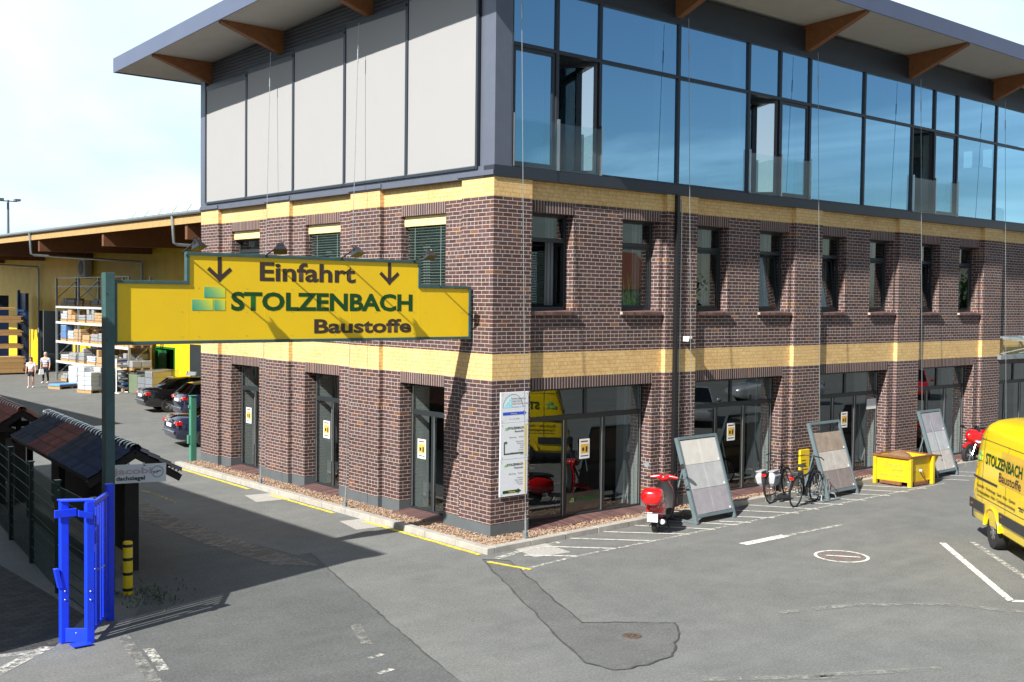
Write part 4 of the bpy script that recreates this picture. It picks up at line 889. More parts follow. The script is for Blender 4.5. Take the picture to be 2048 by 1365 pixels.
poster('Y', 2.97, 1.29, 'yellow poster in the side window nearest the corner'); poster('Y', 7.07, 1.34, 'yellow poster in the middle side window'); poster('Y', 11.27, 1.34, 'yellow poster in the side window farthest from the corner')
t = thing('paper_notice', 'two pale paper sheets taped in the window by the yellow container', 'notice', (15.0, .43, 1.75)); mb = MB(); mb.box(-.6, -.1, -.004, 0, .1, .4, 'paper'); mb.box(-.1, .2, -.004, 0, -.1, .45, 'paper'); mb.build('sheet', t)
t = thing('window_sticker', 'green firm lettering on a pale strip low in the corner shop window', 'sticker', (2.52, .435, .3)); mb = MB(); mb.box(.0, 1.1, -.002, 0, -.0, .33, 'frost'); mb.build('sheet', t); emblem(t, (.08, -.003, .12), X, Z, .14); text('lettering', 'STOLZENBACH', 'letgreen', t, (.25, -.003, .14), X, Z, .085, .75, bold=.03)
# ---------------------------------------------------------------- wheels and cars
def wheel(parent, c, r, wd, side, spokes=5, rimm='alu', name='wheel'):
    """tyre with rim as its child; axis along local y"""
    c = V(c); mb = MB(); h = wd/2
    mb.lathe(c, Y, [(r*.62, -h*.8), (r*.8, -h), (r*.95, -h*.9), (r, -h*.55), (r, h*.55), (r*.95, h*.9), (r*.8, h), (r*.62, h*.8)], 'rubber', 28); ty = mb.build(name, parent, smooth=35)
    mb = MB(); mb.lathe(c, Y*side, [(r*.63, -h*.7), (r*.64, h*.78), (r*.6, h*.8), (r*.57, h*.4), (r*.5, 0), (0.02, -.01)], rimm, 24)
    for k in range(spokes):
        a = 2*pi*k/spokes; d = V((cos(a), 0, sin(a)))
        for s in (-.16, .16): d2 = V((cos(a+s), 0, sin(a+s))); mb.bar(c+Y*side*h*.72+d*r*.1, c+Y*side*h*.66+d2*r*.6, r*.09, .03, rimm, up=Y)
    mb.lathe(c+Y*side*h*.5, Y*side, [(r*.16, 0), (r*.15, h*.35), (0, h*.4)], rimm, 14); mb.build('rim', ty, smooth=35)
    return ty
def arches(body, xs, r, hw, z):
    cs = []
    for x in xs:
        for s in (-1, 1):
            mb = MB(); mb.cyl((x, s*(hw-.26), z), (x, s*(hw+.3), z), r, 'black', 28); cs.append(mb.build('c'))
    return cut(body, cs)
def car(label, loc, rz, paintm, kind='sedan', sc=1.0, group=None, lamp=True):
    t = thing('parked_car', label, 'car', loc, rz, group)
    # stations: x, sill z, belt z, half width at belt; greenhouse separately. x=0 rear bumper, forward positive
    if kind == 'sedan': st = [(0, .42, .72, .62), (.04, .3, .9, .76), (.2, .26, .98, .85), (.9, .2, .99, .89), (2.2, .2, .93, .9), (3.3, .2, .92, .89), (4.2, .24, .82, .84), (4.5, .3, .7, .74), (4.6, .4, .58, .58)]; gh = [(.75, .99, .66), (1.35, 1.36, .60), (1.9, 1.43, .60), (2.5, 1.42, .6), (3.35, .93, .72)]; H = 1.43; ax = (.98, 3.75); rr = .33
    elif kind == 'hatch': st = [(0, .42, .75, .64), (.04, .3, 1.0, .76), (.15, .26, 1.08, .84), (.9, .2, 1.04, .89), (2.2, .2, .97, .9), (3.2, .2, .93, .89), (3.9, .24, .85, .84), (4.15, .3, .7, .74), (4.25, .4, .6, .58)]; gh = [(.12, 1.06, .70), (.55, 1.42, .61), (1.2, 1.5, .62), (2.2, 1.48, .61), (3.1, .95, .72)]; ax = (.85, 3.4); rr = .33
    else: st = [(0, .5, .85, .68), (.04, .38, 1.1, .82), (.15, .34, 1.18, .88), (.9, .28, 1.15, .93), (2.4, .28, 1.08, .94), (3.5, .28, 1.05, .92), (4.2, .34, .95, .86), (4.5, .4, .8, .76), (4.6, .5, .7, .6)]; gh = [(.12, 1.17, .75), (.5, 1.6, .66), (1.3, 1.7, .66), (2.5, 1.66, .65), (3.4, 1.07, .76)]; ax = (.9, 3.6); rr = .37
    rings = []
    for x, a, b, hw in st:
        h = b-a; p = [(.0, a), (hw*.85, a), (hw*.97, a+h*.12), (hw, a+h*.4), (hw*1.0, a+h*.62), (hw*.965, a+h*.86), (hw*.87, b), (.0, b+.02)]
        rings.append([V((x, y, z)) for y, z in p]+[V((x, -y, z)) for y, z in p[-2:0:-1]])
    mb = MB(); mb.loft([r[::-1] for r in rings], paintm); body = mb.build('body', t, smooth=50); arches(body, ax, rr+.05, .9, rr); body.data.polygons.foreach_set('use_smooth', [True]*len(body.data.polygons))
    try: body.data.set_sharp_from_angle(angle=R(45))
    except Exception: pass
    # glass house with roof skin
    mb = MB(); g = []
    for x, z, hw in gh:
        zb = .93 if kind != 'suv' else 1.05
        zb2 = min(z-.004, zb); bw = hw+.13 if z > zb+.1 else hw+.02
        g.append([V((x, bw, zb2)), V((x, hw, z)), V((x, hw*.6, z+.02)), V((x, -hw*.6, z+.02)), V((x, -hw, z)), V((x, -bw, zb2))])
    mb.loft(g, 'carglass'); mb.build('windows', t, smooth=25)
    mb = MB(); k0, k1 = (1, 3)
    rf = [[p+V((0, 0, .008)) for p in g[i][1:5]]+[p-V((0, 0, .02)) for p in g[i][4:0:-1]] for i in range(k0, k1+1)]; mb.loft(rf, paintm)
    for s in (1, 5-1): pass
    for s in (0, 1):
        e, f = (0, 1) if s == 0 else (5, 4)
        o = V((0, .012 if s == 0 else -.012, 0))
        for (i, w) in ((0, .07), (3, .06)): mb.bar(g[i][e if i else e]+o if i == 0 else g[4][e]+o, g[i+1][f]+o if i == 0 else g[3][f]+o, w, .03, paintm, up=Y)
        mid = (g[2][e]+g[2][f])/2; mb.bar(g[2][e]+o, g[2][f]+o, .07, .02, paintm, up=Y)
    mb.build('roof', t, smooth=30)
    zb = st[2][2]
    if lamp:
        for s in (-1, 1):
            mb = MB(); mb.obox((.075, s*.66, zb-.18), X*.05, Y*.15, Z*.07, 'lamp'); mb.obox((.12, s*.8, zb-.17), X*.1, Y*.04, Z*.06, 'lamp'); mb.obox((.04, s*.56, zb-.17), X*.03, Y*.03, Z*.02, 'white'); mb.build('tail_light', t, bevel=.015)
            mb = MB(); mb.obox((st[-2][0]-.02, s*.6, .66), X*.06, Y*.14, Z*.06, 'chrome'); mb.build('headlight', t, bevel=.02)
    mb = MB(); mb.obox((-.0, 0, zb-.26), X*.02, Y*.26, Z*.055, 'plate'); mb.build('number_plate', t)
    mb = MB(); mb.obox((.02, 0, .5), X*.06, Y*.7, Z*.05, paintm); mb.build('bumper', t, bevel=.03)
    for s in (-1, 1):
        mb = MB(); mb.ell((gh[-1][0]-.35, s*1.0, 1.0 if kind != 'suv' else 1.15), .07, .11, .08, paintm, 12, 8); mb.build('mirror', t, smooth=60)
        for x in ax: wheel(t, (x, s*.79, rr), rr, .2, s)
    return t
GRP = 'dark cars parked behind the building'
car('black saloon with yellow reflections, parked farthest back of the dark cars', (4.3, 28.6, 0), -.12, 'carblack', 'sedan', group=GRP)
car('dark navy hatchback with half hidden tail, between the two other dark cars', (4.2, 24.7, 0), -.15, 'carnavy', 'hatch', group=GRP)
car('dark navy saloon nearest the brick wall, partly behind the green post', (.75, 17.45, 0), -.15, 'carnavy', 'sedan', group=GRP)
car('silver estate car, only its rear corner showing behind the dark cars', (6.2, 22.4, 0), -.15, 'carsilver', 'suv')
car('silver car reflected in the shop windows', (32.5, -13.5, 0), pi+.5, 'carsilver', 'suv'); car('grey saloon reflected in the second shop window', (22.5, -13, 0), 2.4, 'carsilver', 'sedan')
car('red car reflected in the far shop window', (42, -14, 0), 2.6, 'red', 'hatch')
# ---------------------------------------------------------------- van
VN = thing('delivery_van', 'yellow high roof delivery van with firm lettering at the right edge', 'van', (8.18, -7.44, 0), math.atan2(-.69, -.72))
def vring(x, hwf, zt, zb=.34, zside=None):
    p = [(0, zb), (.86, zb), (.955, zb+.08), (.985, .62), (.995, 1.0), (.99, 1.35), (.965, 1.9), (.925, 2.25), (.86, 2.44), (.72, 2.54), (.4, 2.6), (0, 2.62)]
    s = (zt-.34)/(2.62-.34); q = [(y*hwf, .34+(z-.34)*s if z > .62 else z) for y, z in p]
    f = lambda z: x+(max(0, -.2-x)/1.2)*((z-.5)*.22 if z < 2.1 else .35+(z-2.1)*.7 if z > .5 else 0)*(z > .5)
    return [V((f(z), y, z)) for y, z in q]+[V((f(z), -y, z)) for y, z in q[-2:0:-1]]
SV = [(-1.42, .9, 2.46), (-1.4, .95, 2.54), (-1.32, .98, 2.58), (-1.0, .995, 2.62), (-.6, 1, 2.62), (0, 1, 2.63), (1.5, 1, 2.63), (2.7, 1, 2.6), (3.1, .985, 2.5), (3.6, .96, 2.02), (4.05, .94, 1.5), (4.3, .92, 1.3), (4.6, .88, 1.12), (4.72, .8, .9), (4.76, .72, .7)]
mb = MB(); mb.loft([vring(x, f, z)[::-1] for x, f, z in SV], 'vanyel'); body = mb.build('body', VN); arches(body, (0, 3.66), .43, .98, .36)
body.data.polygons.foreach_set('use_smooth', [True]*len(body.data.polygons)); body.data.set_sharp_from_angle(angle=R(40))
def vy(z, s=-1): # side surface of the van at height z
    T_ = [(.34, .86), (.62, .985), (1.0, .995), (1.35, .99), (1.9, .965), (2.25, .925), (2.44, .86)]
    for (a, b), (c, d) in zip(T_, T_[1:]):
        if z <= c: return s*(b+(d-b)*(z-a)/(c-a))
    return s*.86
def vstrip(mb, x0, x1, z0, z1, m, off=.004, s=-1, n=3):
    for i in range(n):
        a, b = z0+(z1-z0)*i/n, z0+(z1-z0)*(i+1)/n; ya, yb = vy(a, s)+s*off, vy(b, s)+s*off
        q = [V((x0, ya, a)), V((x1, ya, a)), V((x1, yb, b)), V((x0, yb, b))]
        mb.add(q if s < 0 else q[::-1], [(0, 1, 2, 3)], m)
for s in (-1, 1):
    mb = MB()
    for a, b in ((-1.36, -.45), (.46, 3.2), (4.12, 4.5)): vstrip(mb, a, b, .62, .82, 'vangrey', .012, s, 2)
    for a, b in ((-1.38, -.45), (.46, 3.2)): mb.obox(((a+b)/2, s*1.0, .72), X*(b-a)/2, Y*.014, Z*.1, 'vangrey')
    mb.build('side_strip', VN, bevel=.01)
    mb = MB()
    for a, b, c, d in ((-1.16, .3, 1.55, 1.6),): mb.obox(((a+b)/2, s*(.992), 1.31), X*.73, Y*.012, Z*.02, 'vangrey')
    mb.build('sliding_rail', VN)
    mb = MB()
    for x in (-.62, .78, 2.05, 3.1): vstrip(mb, x-.008, x+.008, .85, 2.3, 'vangrey', .003, s, 8)
    for z in (.93, 2.12): vstrip(mb, -.95, 3.1, z, z+.014, 'vangrey', .003, s, 1)
    mb.build('panel_gap', VN)
mb = MB(); vstrip(mb, .42, 1.95, 1.38, 2.02, 'vantan', .005, -1, 6); mb.build('sticker_panel', VN)
def vtext(s, m, x, z, h, w, bold): # lettering on the right side, reading towards the front
    up = V((0, vy(z+h)-vy(z), h)); return text('lettering', s, m, VN, (x, vy(z)-.008, z), X, up, h, w, bold=bold)
vtext('STOLZENBACH', 'letgreen', -.48, 1.65, .24, 2.11, .03); vtext('Baustoffe', 'letdark', .37, 1.42, .19, 1.23, .015)
vtext('Baustoffe · Werkzeuge · Sand · Kies · Garten', 'letdark', -.95, 1.13, .065, 2.3, .015); vtext('Terrassenplatten · Holz · Containervermietung', 'letdark', -.95, 1.01, .065, 2.3, .015)
emblem(VN, (-.98, vy(1.68)-.008, 1.68), X, V((0, .06, 1)), .3)
mb = MB(); vstrip(mb, 2.7, 3.3, 1.45, 2.0, 'carglass', .006, -1, 4); vstrip(mb, 2.7, 3.3, 1.45, 2.0, 'carglass', .006, 1, 4)
mb.add([V((3.18, .84, 2.38)), V((3.18, -.84, 2.38)), V((4.0, -.84, 1.6)), V((4.0, .84, 1.6))], [(0, 1, 2, 3)], 'carglass'); mb.build('windows', VN)
mb = MB(); mb.obox((-1.40, 0, .5), X*.09, Y*.93, Z*.12, 'vangrey'); mb.obox((4.72, 0, .5), X*.1, Y*.86, Z*.14, 'vangrey'); mb.build('bumper', VN, bevel=.03)
for s in (-1, 1):
    mb = MB(); mb.obox((-1.2, s*.88, 1.25), X*.02, Y*.05, Z*.22, 'lamp'); mb.build('tail_light', VN, bevel=.01)
    mb = MB(); mb.obox((-1.2, s*1.016, .72), X*.04, Y*.012, Z*.02, 'rust'); mb.obox((.62, s*1.016, .76), X*.04, Y*.01, Z*.02, 'rust'); mb.build('side_marker', VN)
    mb = MB(); mb.obox((3.1, s*1.14, 1.6), X*.06, Y*.09, Z*.16, 'vangrey'); mb.build('mirror', VN, bevel=.03)
    mb = MB(); mb.tube([(1.62, s*.985, 1.12), (1.62, s*1.03, 1.12), (1.82, s*1.03, 1.12), (1.82, s*.985, 1.12)], .014, 'black', 6); mb.build('handle', VN)
    mb = MB()
    for x in (0, 3.66): mb.torus((x, s*.985, .36), Y, .455, .035, 'vanyel', 24, 6, pi+.1, 2*pi-.1)
    mb.build('wheel_arch', VN, smooth=60)
    for x in (0, 3.66): wheel(VN, (x, s*.86, .36), .36, .24, s, 7)
# ---------------------------------------------------------------- red scooter
SC = thing('motor_scooter', 'shiny red scooter with red top box and round mirrors beside the leftmost slab stand', 'scooter', (3.28, -1.52, 0), .55)
# local x forward, rear wheel at 0
def ringx(x, hw, z0, z1, n=14, e=2.4): # superellipse section across x
    c = (z0+z1)/2; h = (z1-z0)/2; o = []
    for j in range(n):
        a = 2*pi*j/n; ca, sa = cos(a), sin(a); o.append(V((x, hw*math.copysign(abs(ca)**(2/e), ca), c+h*math.copysign(abs(sa)**(2/e), sa))))
    return o
mb = MB(); mb.loft([ringx(*a) for a in ((-.30, .05, .50, .62), (-.26, .12, .42, .66), (-.12, .19, .33, .70), (.08, .21, .28, .72), (.28, .19, .28, .70), (.42, .14, .3, .66), (.5, .1, .32, .6))], 'red'); mb.build('rear_body', SC, smooth=60)
mb = MB(); mb.loft([ringx(*a) for a in ((-.27, .09, .68, .73), (-.2, .14, .68, .78), (.1, .15, .69, .79), (.4, .13, .67, .76), (.5, .08, .66, .72))], 'seat'); mb.build('seat', SC, smooth=60)
mb = MB(); mb.loft([ringx(*a) for a in ((.4, .17, .2, .3), (.6, .19, .2, .27), (.85, .19, .2, .28), (.95, .17, .2, .36))], 'seat'); mb.build('footboard', SC, smooth=50)
def shield(m, off):
    r = []
    for z, x, hw in ((.22, .86, .17), (.4, .93, .22), (.62, .96, .23), (.82, .94, .19), (.97, .90, .1)):
        r.append([V((x+off+.06*(1-(k/6-1)**2)-0.0, hw*(k/6-1), z)) for k in range(13)]+[V((x+off-.03+.06*(1-(k/6-1)**2), hw*(k/6-1)*.94, z)) for k in range(12, -1, -1)])
    return r
mb = MB(); mb.loft(shield('red', .02), 'red'); mb.build('leg_shield', SC, smooth=50)
mb = MB(); mb.loft(shield('seat', -.035), 'seat'); mb.build('inner_shield', SC, smooth=50)
mb = MB(); mb.loft([[V((1.0+.0, .0, .9))+V((.11*cos(a)*1.1, .1*sin(a)*1.3, z)) for a in [2*pi*k/14 for k in range(14)]] for z in (.05, .1, .17)], 'red'); mb.ell((.97, 0, 1.03), .15, .13, .09, 'red', 16, 8)
mb.tube([(.94, -.3, 1.03), (.97, -.12, 1.05), (.97, .12, 1.05), (.94, .3, 1.03)], .05, 'red', 10, [.03, .05, .05, .03]); mb.build('handlebar_cowl', SC, smooth=60)
mb = MB(); mb.ell((.90, 0, 1.085), .075, .075, .03, 'chrome', 14, 6); mb.build('speedometer', SC, smooth=60)
for s in (-1, 1):
    mb = MB(); mb.tube([(.94, s*.27, 1.03), (.9, s*.42, 1.02)], .02, 'rubber', 8); mb.tube([(.97, s*.28, 1.02), (1.0, s*.44, 1.03)], .007, 'chrome', 6); mb.build('grip', SC)
    mb = MB(); mb.tube([(.98, s*.2, 1.06), (.99, s*.3, 1.2), (.97, s*.38, 1.27)], .006, 'chrome', 6); mb.lathe((.955, s*.4, 1.29), V((-1, -s*.25, .12)), [(0, -.012), (.055, -.008), (.062, .0), (.058, .006), (0, .007)], 'chrome', 18); mb.build('mirror', SC, smooth=50)
mb = MB(); mb.loft([ringx(*a) for a in ((1.0, .05, .44, .5), (1.08, .09, .4, .52), (1.2, .1, .38, .53), (1.34, .09, .34, .48), (1.42, .05, .3, .4))], 'red'); mb.tube([(1.0, 0, .95), (1.16, .07, .5), (1.22, .08, .22)], .025, 'red', 8); mb.build('front_fender', SC, smooth=60)
mb = MB(); mb.loft([ringx(*a, 16, 3) for a in ((-.62, .10, .72, .92), (-.58, .19, .68, .98), (-.5, .225, .66, 1.01), (-.3, .23, .66, 1.01), (-.2, .2, .67, .99), (-.17, .14, .7, .95))], 'red'); mb.build('top_box', SC, smooth=60)
mb = MB(); mb.tube([(-.5, -.14, .64), (.0, -.14, .7)], .01, 'chrome', 6); mb.tube([(-.5, .14, .64), (0, .14, .7)], .01, 'chrome', 6); mb.tube([(-.3, -.26, .46), (-.38, 0, .48), (-.3, .26, .46), (0, .25, .4)], .009, 'chrome', 6); mb.build('luggage_rack', SC)
mb = MB(); mb.obox((-.33, 0, .56), X*.02, Y*.07, Z*.035, 'lamp'); mb.build('tail_light', SC, bevel=.01)
mb = MB(); mb.obox((-.36, 0, .37), X*.004+Z*(-.001), Y*.11, Z*.085, 'plate'); mb.build('number_plate', SC)
mb = MB(); mb.tube([(.35, -.13, .2), (.05, -.17, .22), (-.22, -.18, .28)], .05, 'alu', 10, [.03, .05, .055]); mb.build('exhaust', SC, smooth=50)
mb = MB(); mb.tube([(.55, .1, .2), (.45, .22, .03)], .012, 'black', 6); mb.tube([(.55, -.1, .2), (.45, -.22, .03)], .012, 'black', 6); mb.build('stand', SC)
wheel(SC, (0, 0, .23), .235, .11, -1, 5); wheel(SC, (1.24, 0, .23), .235, .11, -1, 5)
# ---------------------------------------------------------------- red motorcycle
MC = thing('motorcycle', 'red sports motorcycle with white trim half hidden by the yellow van', 'motorcycle', (18.9, -1.0, 0), pi-.1)
MC.location = (20.1, -.75, 0)
mb = MB(); mb.loft([ringx(*a) for a in ((1.75, .04, .85, .95), (1.62, .14, .72, 1.05), (1.45, .2, .6, 1.1), (1.2, .22, .5, 1.02), (.9, .2, .42, .96), (.7, .12, .5, .9))], 'red'); mb.loft([ringx(*a) for a in ((1.0, .17, .85, 1.06), (.75, .16, .84, 1.05), (.5, .1, .8, .95))], 'red'); mb.build('fairing', MC, smooth=60)
mb = MB(); mb.loft([ringx(*a) for a in ((.55, .14, .78, .88), (.2, .13, .8, .9), (-.1, .1, .92, 1.0), (-.3, .04, .98, 1.04))], 'seat'); mb.build('seat', MC, smooth=60)
for s in (-1, 1):
    mb = MB(); mb.prism([(1.6, s*.165, .75), (1.45, s*.2, .68), (1.15, s*.225, .72), (1.5, s*.2, .78)], (0, s*.012, 0), 'white'); mb.build('trim', MC)
    mb = MB(); mb.tube([(1.35, s*.12, 1.0), (1.5, s*.28, 1.14)], .01, 'black', 6); mb.obox((1.48, s*.34, 1.15), X*.02, Y*.07, Z*.035, 'black'); mb.build('mirror', MC)
mb = MB(); mb.tube([(1.3, .1, .9), (1.6, .1, .32)], .025, 'chrome', 8); mb.tube([(1.3, -.1, .9), (1.6, -.1, .32)], .025, 'chrome', 8); mb.build('fork', MC)
mb = MB(); mb.torus((1.62, 0, .32), Y, .36, .05, 'red', 14, 6, 3.5, 5.6); mb.build('front_fender', MC, smooth=50)
mb = MB(); mb.box(.5, 1.1, -.15, .15, .25, .6, 'black'); mb.build('engine', MC, bevel=.04)
mb = MB(); mb.lathe((1.2, 0, .98), Z+X*.3, [(.12, 0), (.11, .1), (.05, .2), (0, .22)], 'carglass', 12); mb.build('windscreen', MC)
wheel(MC, (.15, 0, .32), .32, .15, 1, 5); wheel(MC, (1.62, 0, .32), .32, .12, 1, 5)
# ---------------------------------------------------------------- bicycles
def bike(label, loc, rz, fm, pann, lean):
    t = thing('bicycle', label, 'bicycle', loc, rz, group='bicycles at the rack'); t.rotation_euler = (lean, 0, rz); t.scale = (1.08, 1.08, 1.04)
    for x in (0, 1.08):
        mb = MB(); mb.torus((x, 0, .35), Y, .335, .02, 'rubber', 36, 8); w_ = mb.build('wheel', t, smooth=60)
        mb = MB(); mb.torus((x, 0, .35), Y, .315, .009, 'alu', 36, 6); mb.build('rim', w_)
        mb = MB()
        for k in range(16): a = 2*pi*k/16; mb.tube([V((x, .03*(1 if k % 2 else -1), .35)), V((x+.31*cos(a), 0, .35+.31*sin(a)))], .0022, 'alu', 3)
        mb.cyl((x, -.05, .35), (x, .05, .35), .022, 'alu', 10); mb.build('spokes', w_)
        mb = MB(); mb.torus((x, 0, .35), Y, .365, .022, 'black', 14, 5, pi*.92, pi*1.75) if x == 0 else mb.torus((x, 0, .35), Y, .365, .022, 'black', 10, 5, pi*1.0, pi*1.7); mb.build('mudguard', t)
    mb = MB(); BB = (.45, 0, .29)
    mb.tube([BB, (.30, 0, .72)], .019, fm); mb.tube([BB, (.62, 0, .5), (.86, 0, .78)], .03, fm); mb.tube([(.31, 0, .68), (.6, 0, .72), (.85, 0, .86)], .018, fm) if not pann else mb.tube([(.33, 0, .6), (.86, 0, .84)], .018, fm)
    mb.tube([(.85, 0, .9), (.88, 0, .76)], .022, fm)
    for s in (-.05, .05): mb.tube([(0, s, .35), BB], .011, fm, 6); mb.tube([(0, s, .35), (.31, 0, .66)], .009, fm, 6); mb.tube([(.89, s*.6, .72), (.95, s, .6), (1.08, s, .35)], .013, fm, 6)
    mb.build('frame', t, smooth=60)
    mb = MB(); mb.tube([(.30, 0, .7), (.25, 0, .93)], .013, 'alu'); mb.loft([ringx(*a) for a in ((.08, .09, .92, .97), (.2, .09, .93, .98), (.3, .04, .94, .97), (.38, .02, .94, .96))], 'seat'); mb.build('saddle', t, smooth=60)
    mb = MB(); mb.tube([(.85, 0, .9), (.83, 0, 1.08)], .014, 'black'); mb.tube([(.68, -.3, 1.07), (.78, -.2, 1.1), (.86, 0, 1.1), (.78, .2, 1.1), (.68, .3, 1.07)], .013, 'black', 8); mb.build('handlebar', t)
    mb = MB(); mb.lathe((.45, -.06, .29), Y, [(0, 0), (.09, 0), (.09, .008), (0, .008)], 'black', 20); mb.tube([(.45, -.07, .29), (.52, -.09, .14)], .009, 'alu'); mb.box(.47, .57, -.17, -.09, .13, .145, 'black'); mb.tube([(.45, .07, .29), (.38, .09, .44)], .009, 'alu'); mb.box(.33, .43, .09, .17, .43, .445, 'black'); mb.obox((.44, 0, .33), X*.09, Y*.05, Z*.09, 'black'); mb.build('crank', t)
    mb = MB()
    for s in (-.06, .06): mb.tube([(-.3, s, .74), (.25, s, .74)], .007, 'black', 5); mb.tube([(-.02, s, .37), (-.1, s, .74)], .006, 'black', 5)
    mb.obox((-.31, 0, .70), X*.015, Y*.05, Z*.03, 'lamp'); mb.build('carrier', t)
    if pann:
        for s in (-1, 1):
            mb = MB(); mb.loft([[V((x, s*(.09+.0), z)) , V((x, s*yo, z)), V((x2, s*yo, z)), V((x2, s*.09, z))] for x, x2, z, yo in ((-.2, .05, .42, .15), (-.26, .1, .5, .2), (-.26, .12, .66, .235), (-.22, .08, .76, .17))], 'pannier'); mb.obox((-.07, s*.15, .775), X*.17, Y*.075, Z*.012, 'pannier'); mb.box(-.15, 0, s*.225-.012, s*.225+.012, .6, .62, 'black'); mb.build('pannier', t, bevel=.02)
    else:
        mb = MB(); mb.obox((-.03, 0, .80), X*.16, Y*.09, Z*.05, 'seat'); mb.build('rack_bag', t, bevel=.02); 
    return t
bike('black bicycle with two light grey pannier bags', (8.12, -.92, 0), .27, 'black', True, -.1)
bike('dark grey bicycle with black bar and rear light, nearest the kerb-side rack', (8.16, -1.58, 0), .2, 'anth', False, .06)
BK = thing('bicycle_rack', 'low galvanised bicycle rack holding the bicycles before the middle slab stand', 'bicycle rack', (9.3, -1.62, 0), 0)
mb = MB(); mb.tube([(0, 0, .02), (.0, .08, .02), (.05, .1, .14), (.1, .9, .14)], .02, 'galv', 8); mb.tube([(.65, 0, .02), (.65, .08, .02), (.6, .1, .14), (.6, .9, .14)], .02, 'galv', 8)
mb.tube([(-.05, 0, .025), (.75, 0, .025)], .018, 'galv', 8); mb.build('base', BK)
for y in (.2, .62):
    mb = MB(); 
    for x in (.12, .22, .42, .52): mb.tube([(x, y, .14), (x-.0, y+.02, .48), (x+.06, y+.1, .52), (x+.08, y+.2, .14)], .009, 'galv', 6)
    mb.build('wheel_holder', BK)
# ---------------------------------------------------------------- slab display stands
def stand(loc, rz, label, slabs, H=1.95, W=1.36, lean=.32, mesh=False, stick=False):
    t = thing('slab_stand', label, 'display stand', loc, rz, group='slab display stands leaning by the shop front')
    up = V((0, sin(lean), cos(lean))); nn = V((0, -cos(lean), sin(lean)))
    mb = MB(); h = W/2
    mb.obox(up*H/2-X*h, X*.035, nn*.045, up*H/2, 'teal'); mb.obox(up*H/2+X*h, X*.035, nn*.045, up*H/2, 'teal'); mb.obox(up*(H-.03), X*(h-.035), nn*.045, up*.035, 'teal'); mb.obox(up*.16, X*(h-.035), nn*.045, up*.035, 'teal'); mb.obox(up*H*.5-nn*.03, X*(h-.035), nn*.02, up*.03, 'teal')
    for s in (-1, 1): mb.bar((s*h, .05, .03), (s*h, .75, .03), .06, .05, 'teal'); mb.bar(up*(H*.62)+X*s*h-nn*.05, (s*h, .72, .03), .04, .04, 'teal')
    mb.build('frame', t, bevel=.005, seg=1)
    z = .2; hh = (H-.24-(.24 if mesh else .04))/3
    for k, m in enumerate(slabs):
        mb = MB(); w2 = W/2-.045
        for s in (-1, 1): mb.obox(up*(z+hh/2)+X*s*w2/2+nn*(.012+.0008*s), X*(w2/2-.0006), nn*.018, up*(hh/2-.003), m)
        sl = mb.build('slab', t, bevel=.003, seg=1); mb = MB(); mb.obox(up*(z+.05)+X*(w2-.06)+nn*.036, X*.03, nn*.001, up*.025, 'paper'); mb.build('price_tag', sl); z += hh
    if mesh:
        mb = MB()
        for k in range(22): x = -h+.05+k*(W-.1)/21; mb.bar(up*(z+.01)+X*x, up*(H-.05)+X*x, .006, .006, 'black')
        for k in range(6): q = z+.02+k*.05; mb.bar(up*q-X*(h-.03), up*q+X*(h-.03), .006, .006, 'black')
        mb.build('wire_mesh', t)
    if stick: mb = MB(); mb.bar(up*.5-X*.12+nn*.05, up*1.6-X*.17+nn*.05, .05, .02, 'galv'); mb.build('batten', t)
    return t
stand((5.3, -1.5, 0), .03, 'slab stand with pale beige, grey and mauve slabs, nearest the red scooter', ['slabC', 'slabB', 'slabA'])
stand((10.42, -1.42, 0), .03, 'slab stand with brown, travertine and taupe slabs and wire mesh, behind the bicycles', ['slabE', 'slabF', 'slabD'], mesh=True)
stand((15.75, -1.36, 0), .02, 'slab stand with three grey slabs behind the yellow container', ['slabF', 'slabB', 'slabC'], stick=True, W=1.16)
# yellow crate sign behind the bicycles
t = thing('yellow_board', 'yellow board standing against the brick pier behind the middle slab stand', 'board', (10.75, -.16, .1)); mb = MB(); mb.box(-.42, -.02, -.03, .03, .3, .95, 'yel'); mb.box(-.38, -.33, -.02, .02, -.1, .3, 'galv'); mb.box(-.1, -.05, -.02, .02, -.1, .3, 'galv'); mb.build('panel', t, bevel=.006)
mb = MB()
for k in range(4): mb.box(-.36, -.1-.03*k, -.034, -.031, .42+k*.08, .44+k*.08, 'letdark')
mb.build('lettering', t)
# ---------------------------------------------------------------- yellow tipping container with soil
CT = thing('tipping_container', 'yellow steel container heaped with soil between the middle and right slab stands', 'container', (13.05, -1.72, 0), -.06)
mb = MB(); O = [(0, 0), (1.15, .02), (1.15, 1.45), (-.05, 1.45)]
def wl(p, q, z0, z1, th, m='skip', tp=0): 
    p, q = V((*p, 0)), V((*q, 0)); d = (q-p).normalized(); n = V((-d.y, d.x, 0)); mb.obox((p+q)/2+n*th/2+Z*(z0+z1)/2, (q-p)/2, n*th/2, Z*(z1-z0)/2, m)
wl((0, 0), (1.1, .05), .12, .78, .03); wl((1.1, .05), (1.15, 1.0), .12, .78, .03); wl((1.15, 1.0), (-.1, 1.0), .12, .78, .03); wl((-.1, 1.0), (0, 0), .12, .78, .03); mb.box(0, 1.1, .03, 1.0, .12, .15, 'skip')
mb.prism([(1.13, .08, .3), (1.13, .08, .76), (1.55, .08, .76)], (0, .92, 0), 'skip'); mb.build('body', CT, bevel=.006)
mb = MB()
for a, b in (((-.03, -.03), (1.13, .02)), ((1.13, .02), (1.17, 1.03)), ((1.17, 1.03), (-.13, 1.03)), ((-.13, 1.03), (-.03, -.03))): mb.bar((*a, .79), (*b, .79), .06, .05, 'rust')
mb.bar((1.13, .04, .79), (1.58, .04, .74), .05, .04, 'rust'); mb.build('rim', CT)
mb = MB()
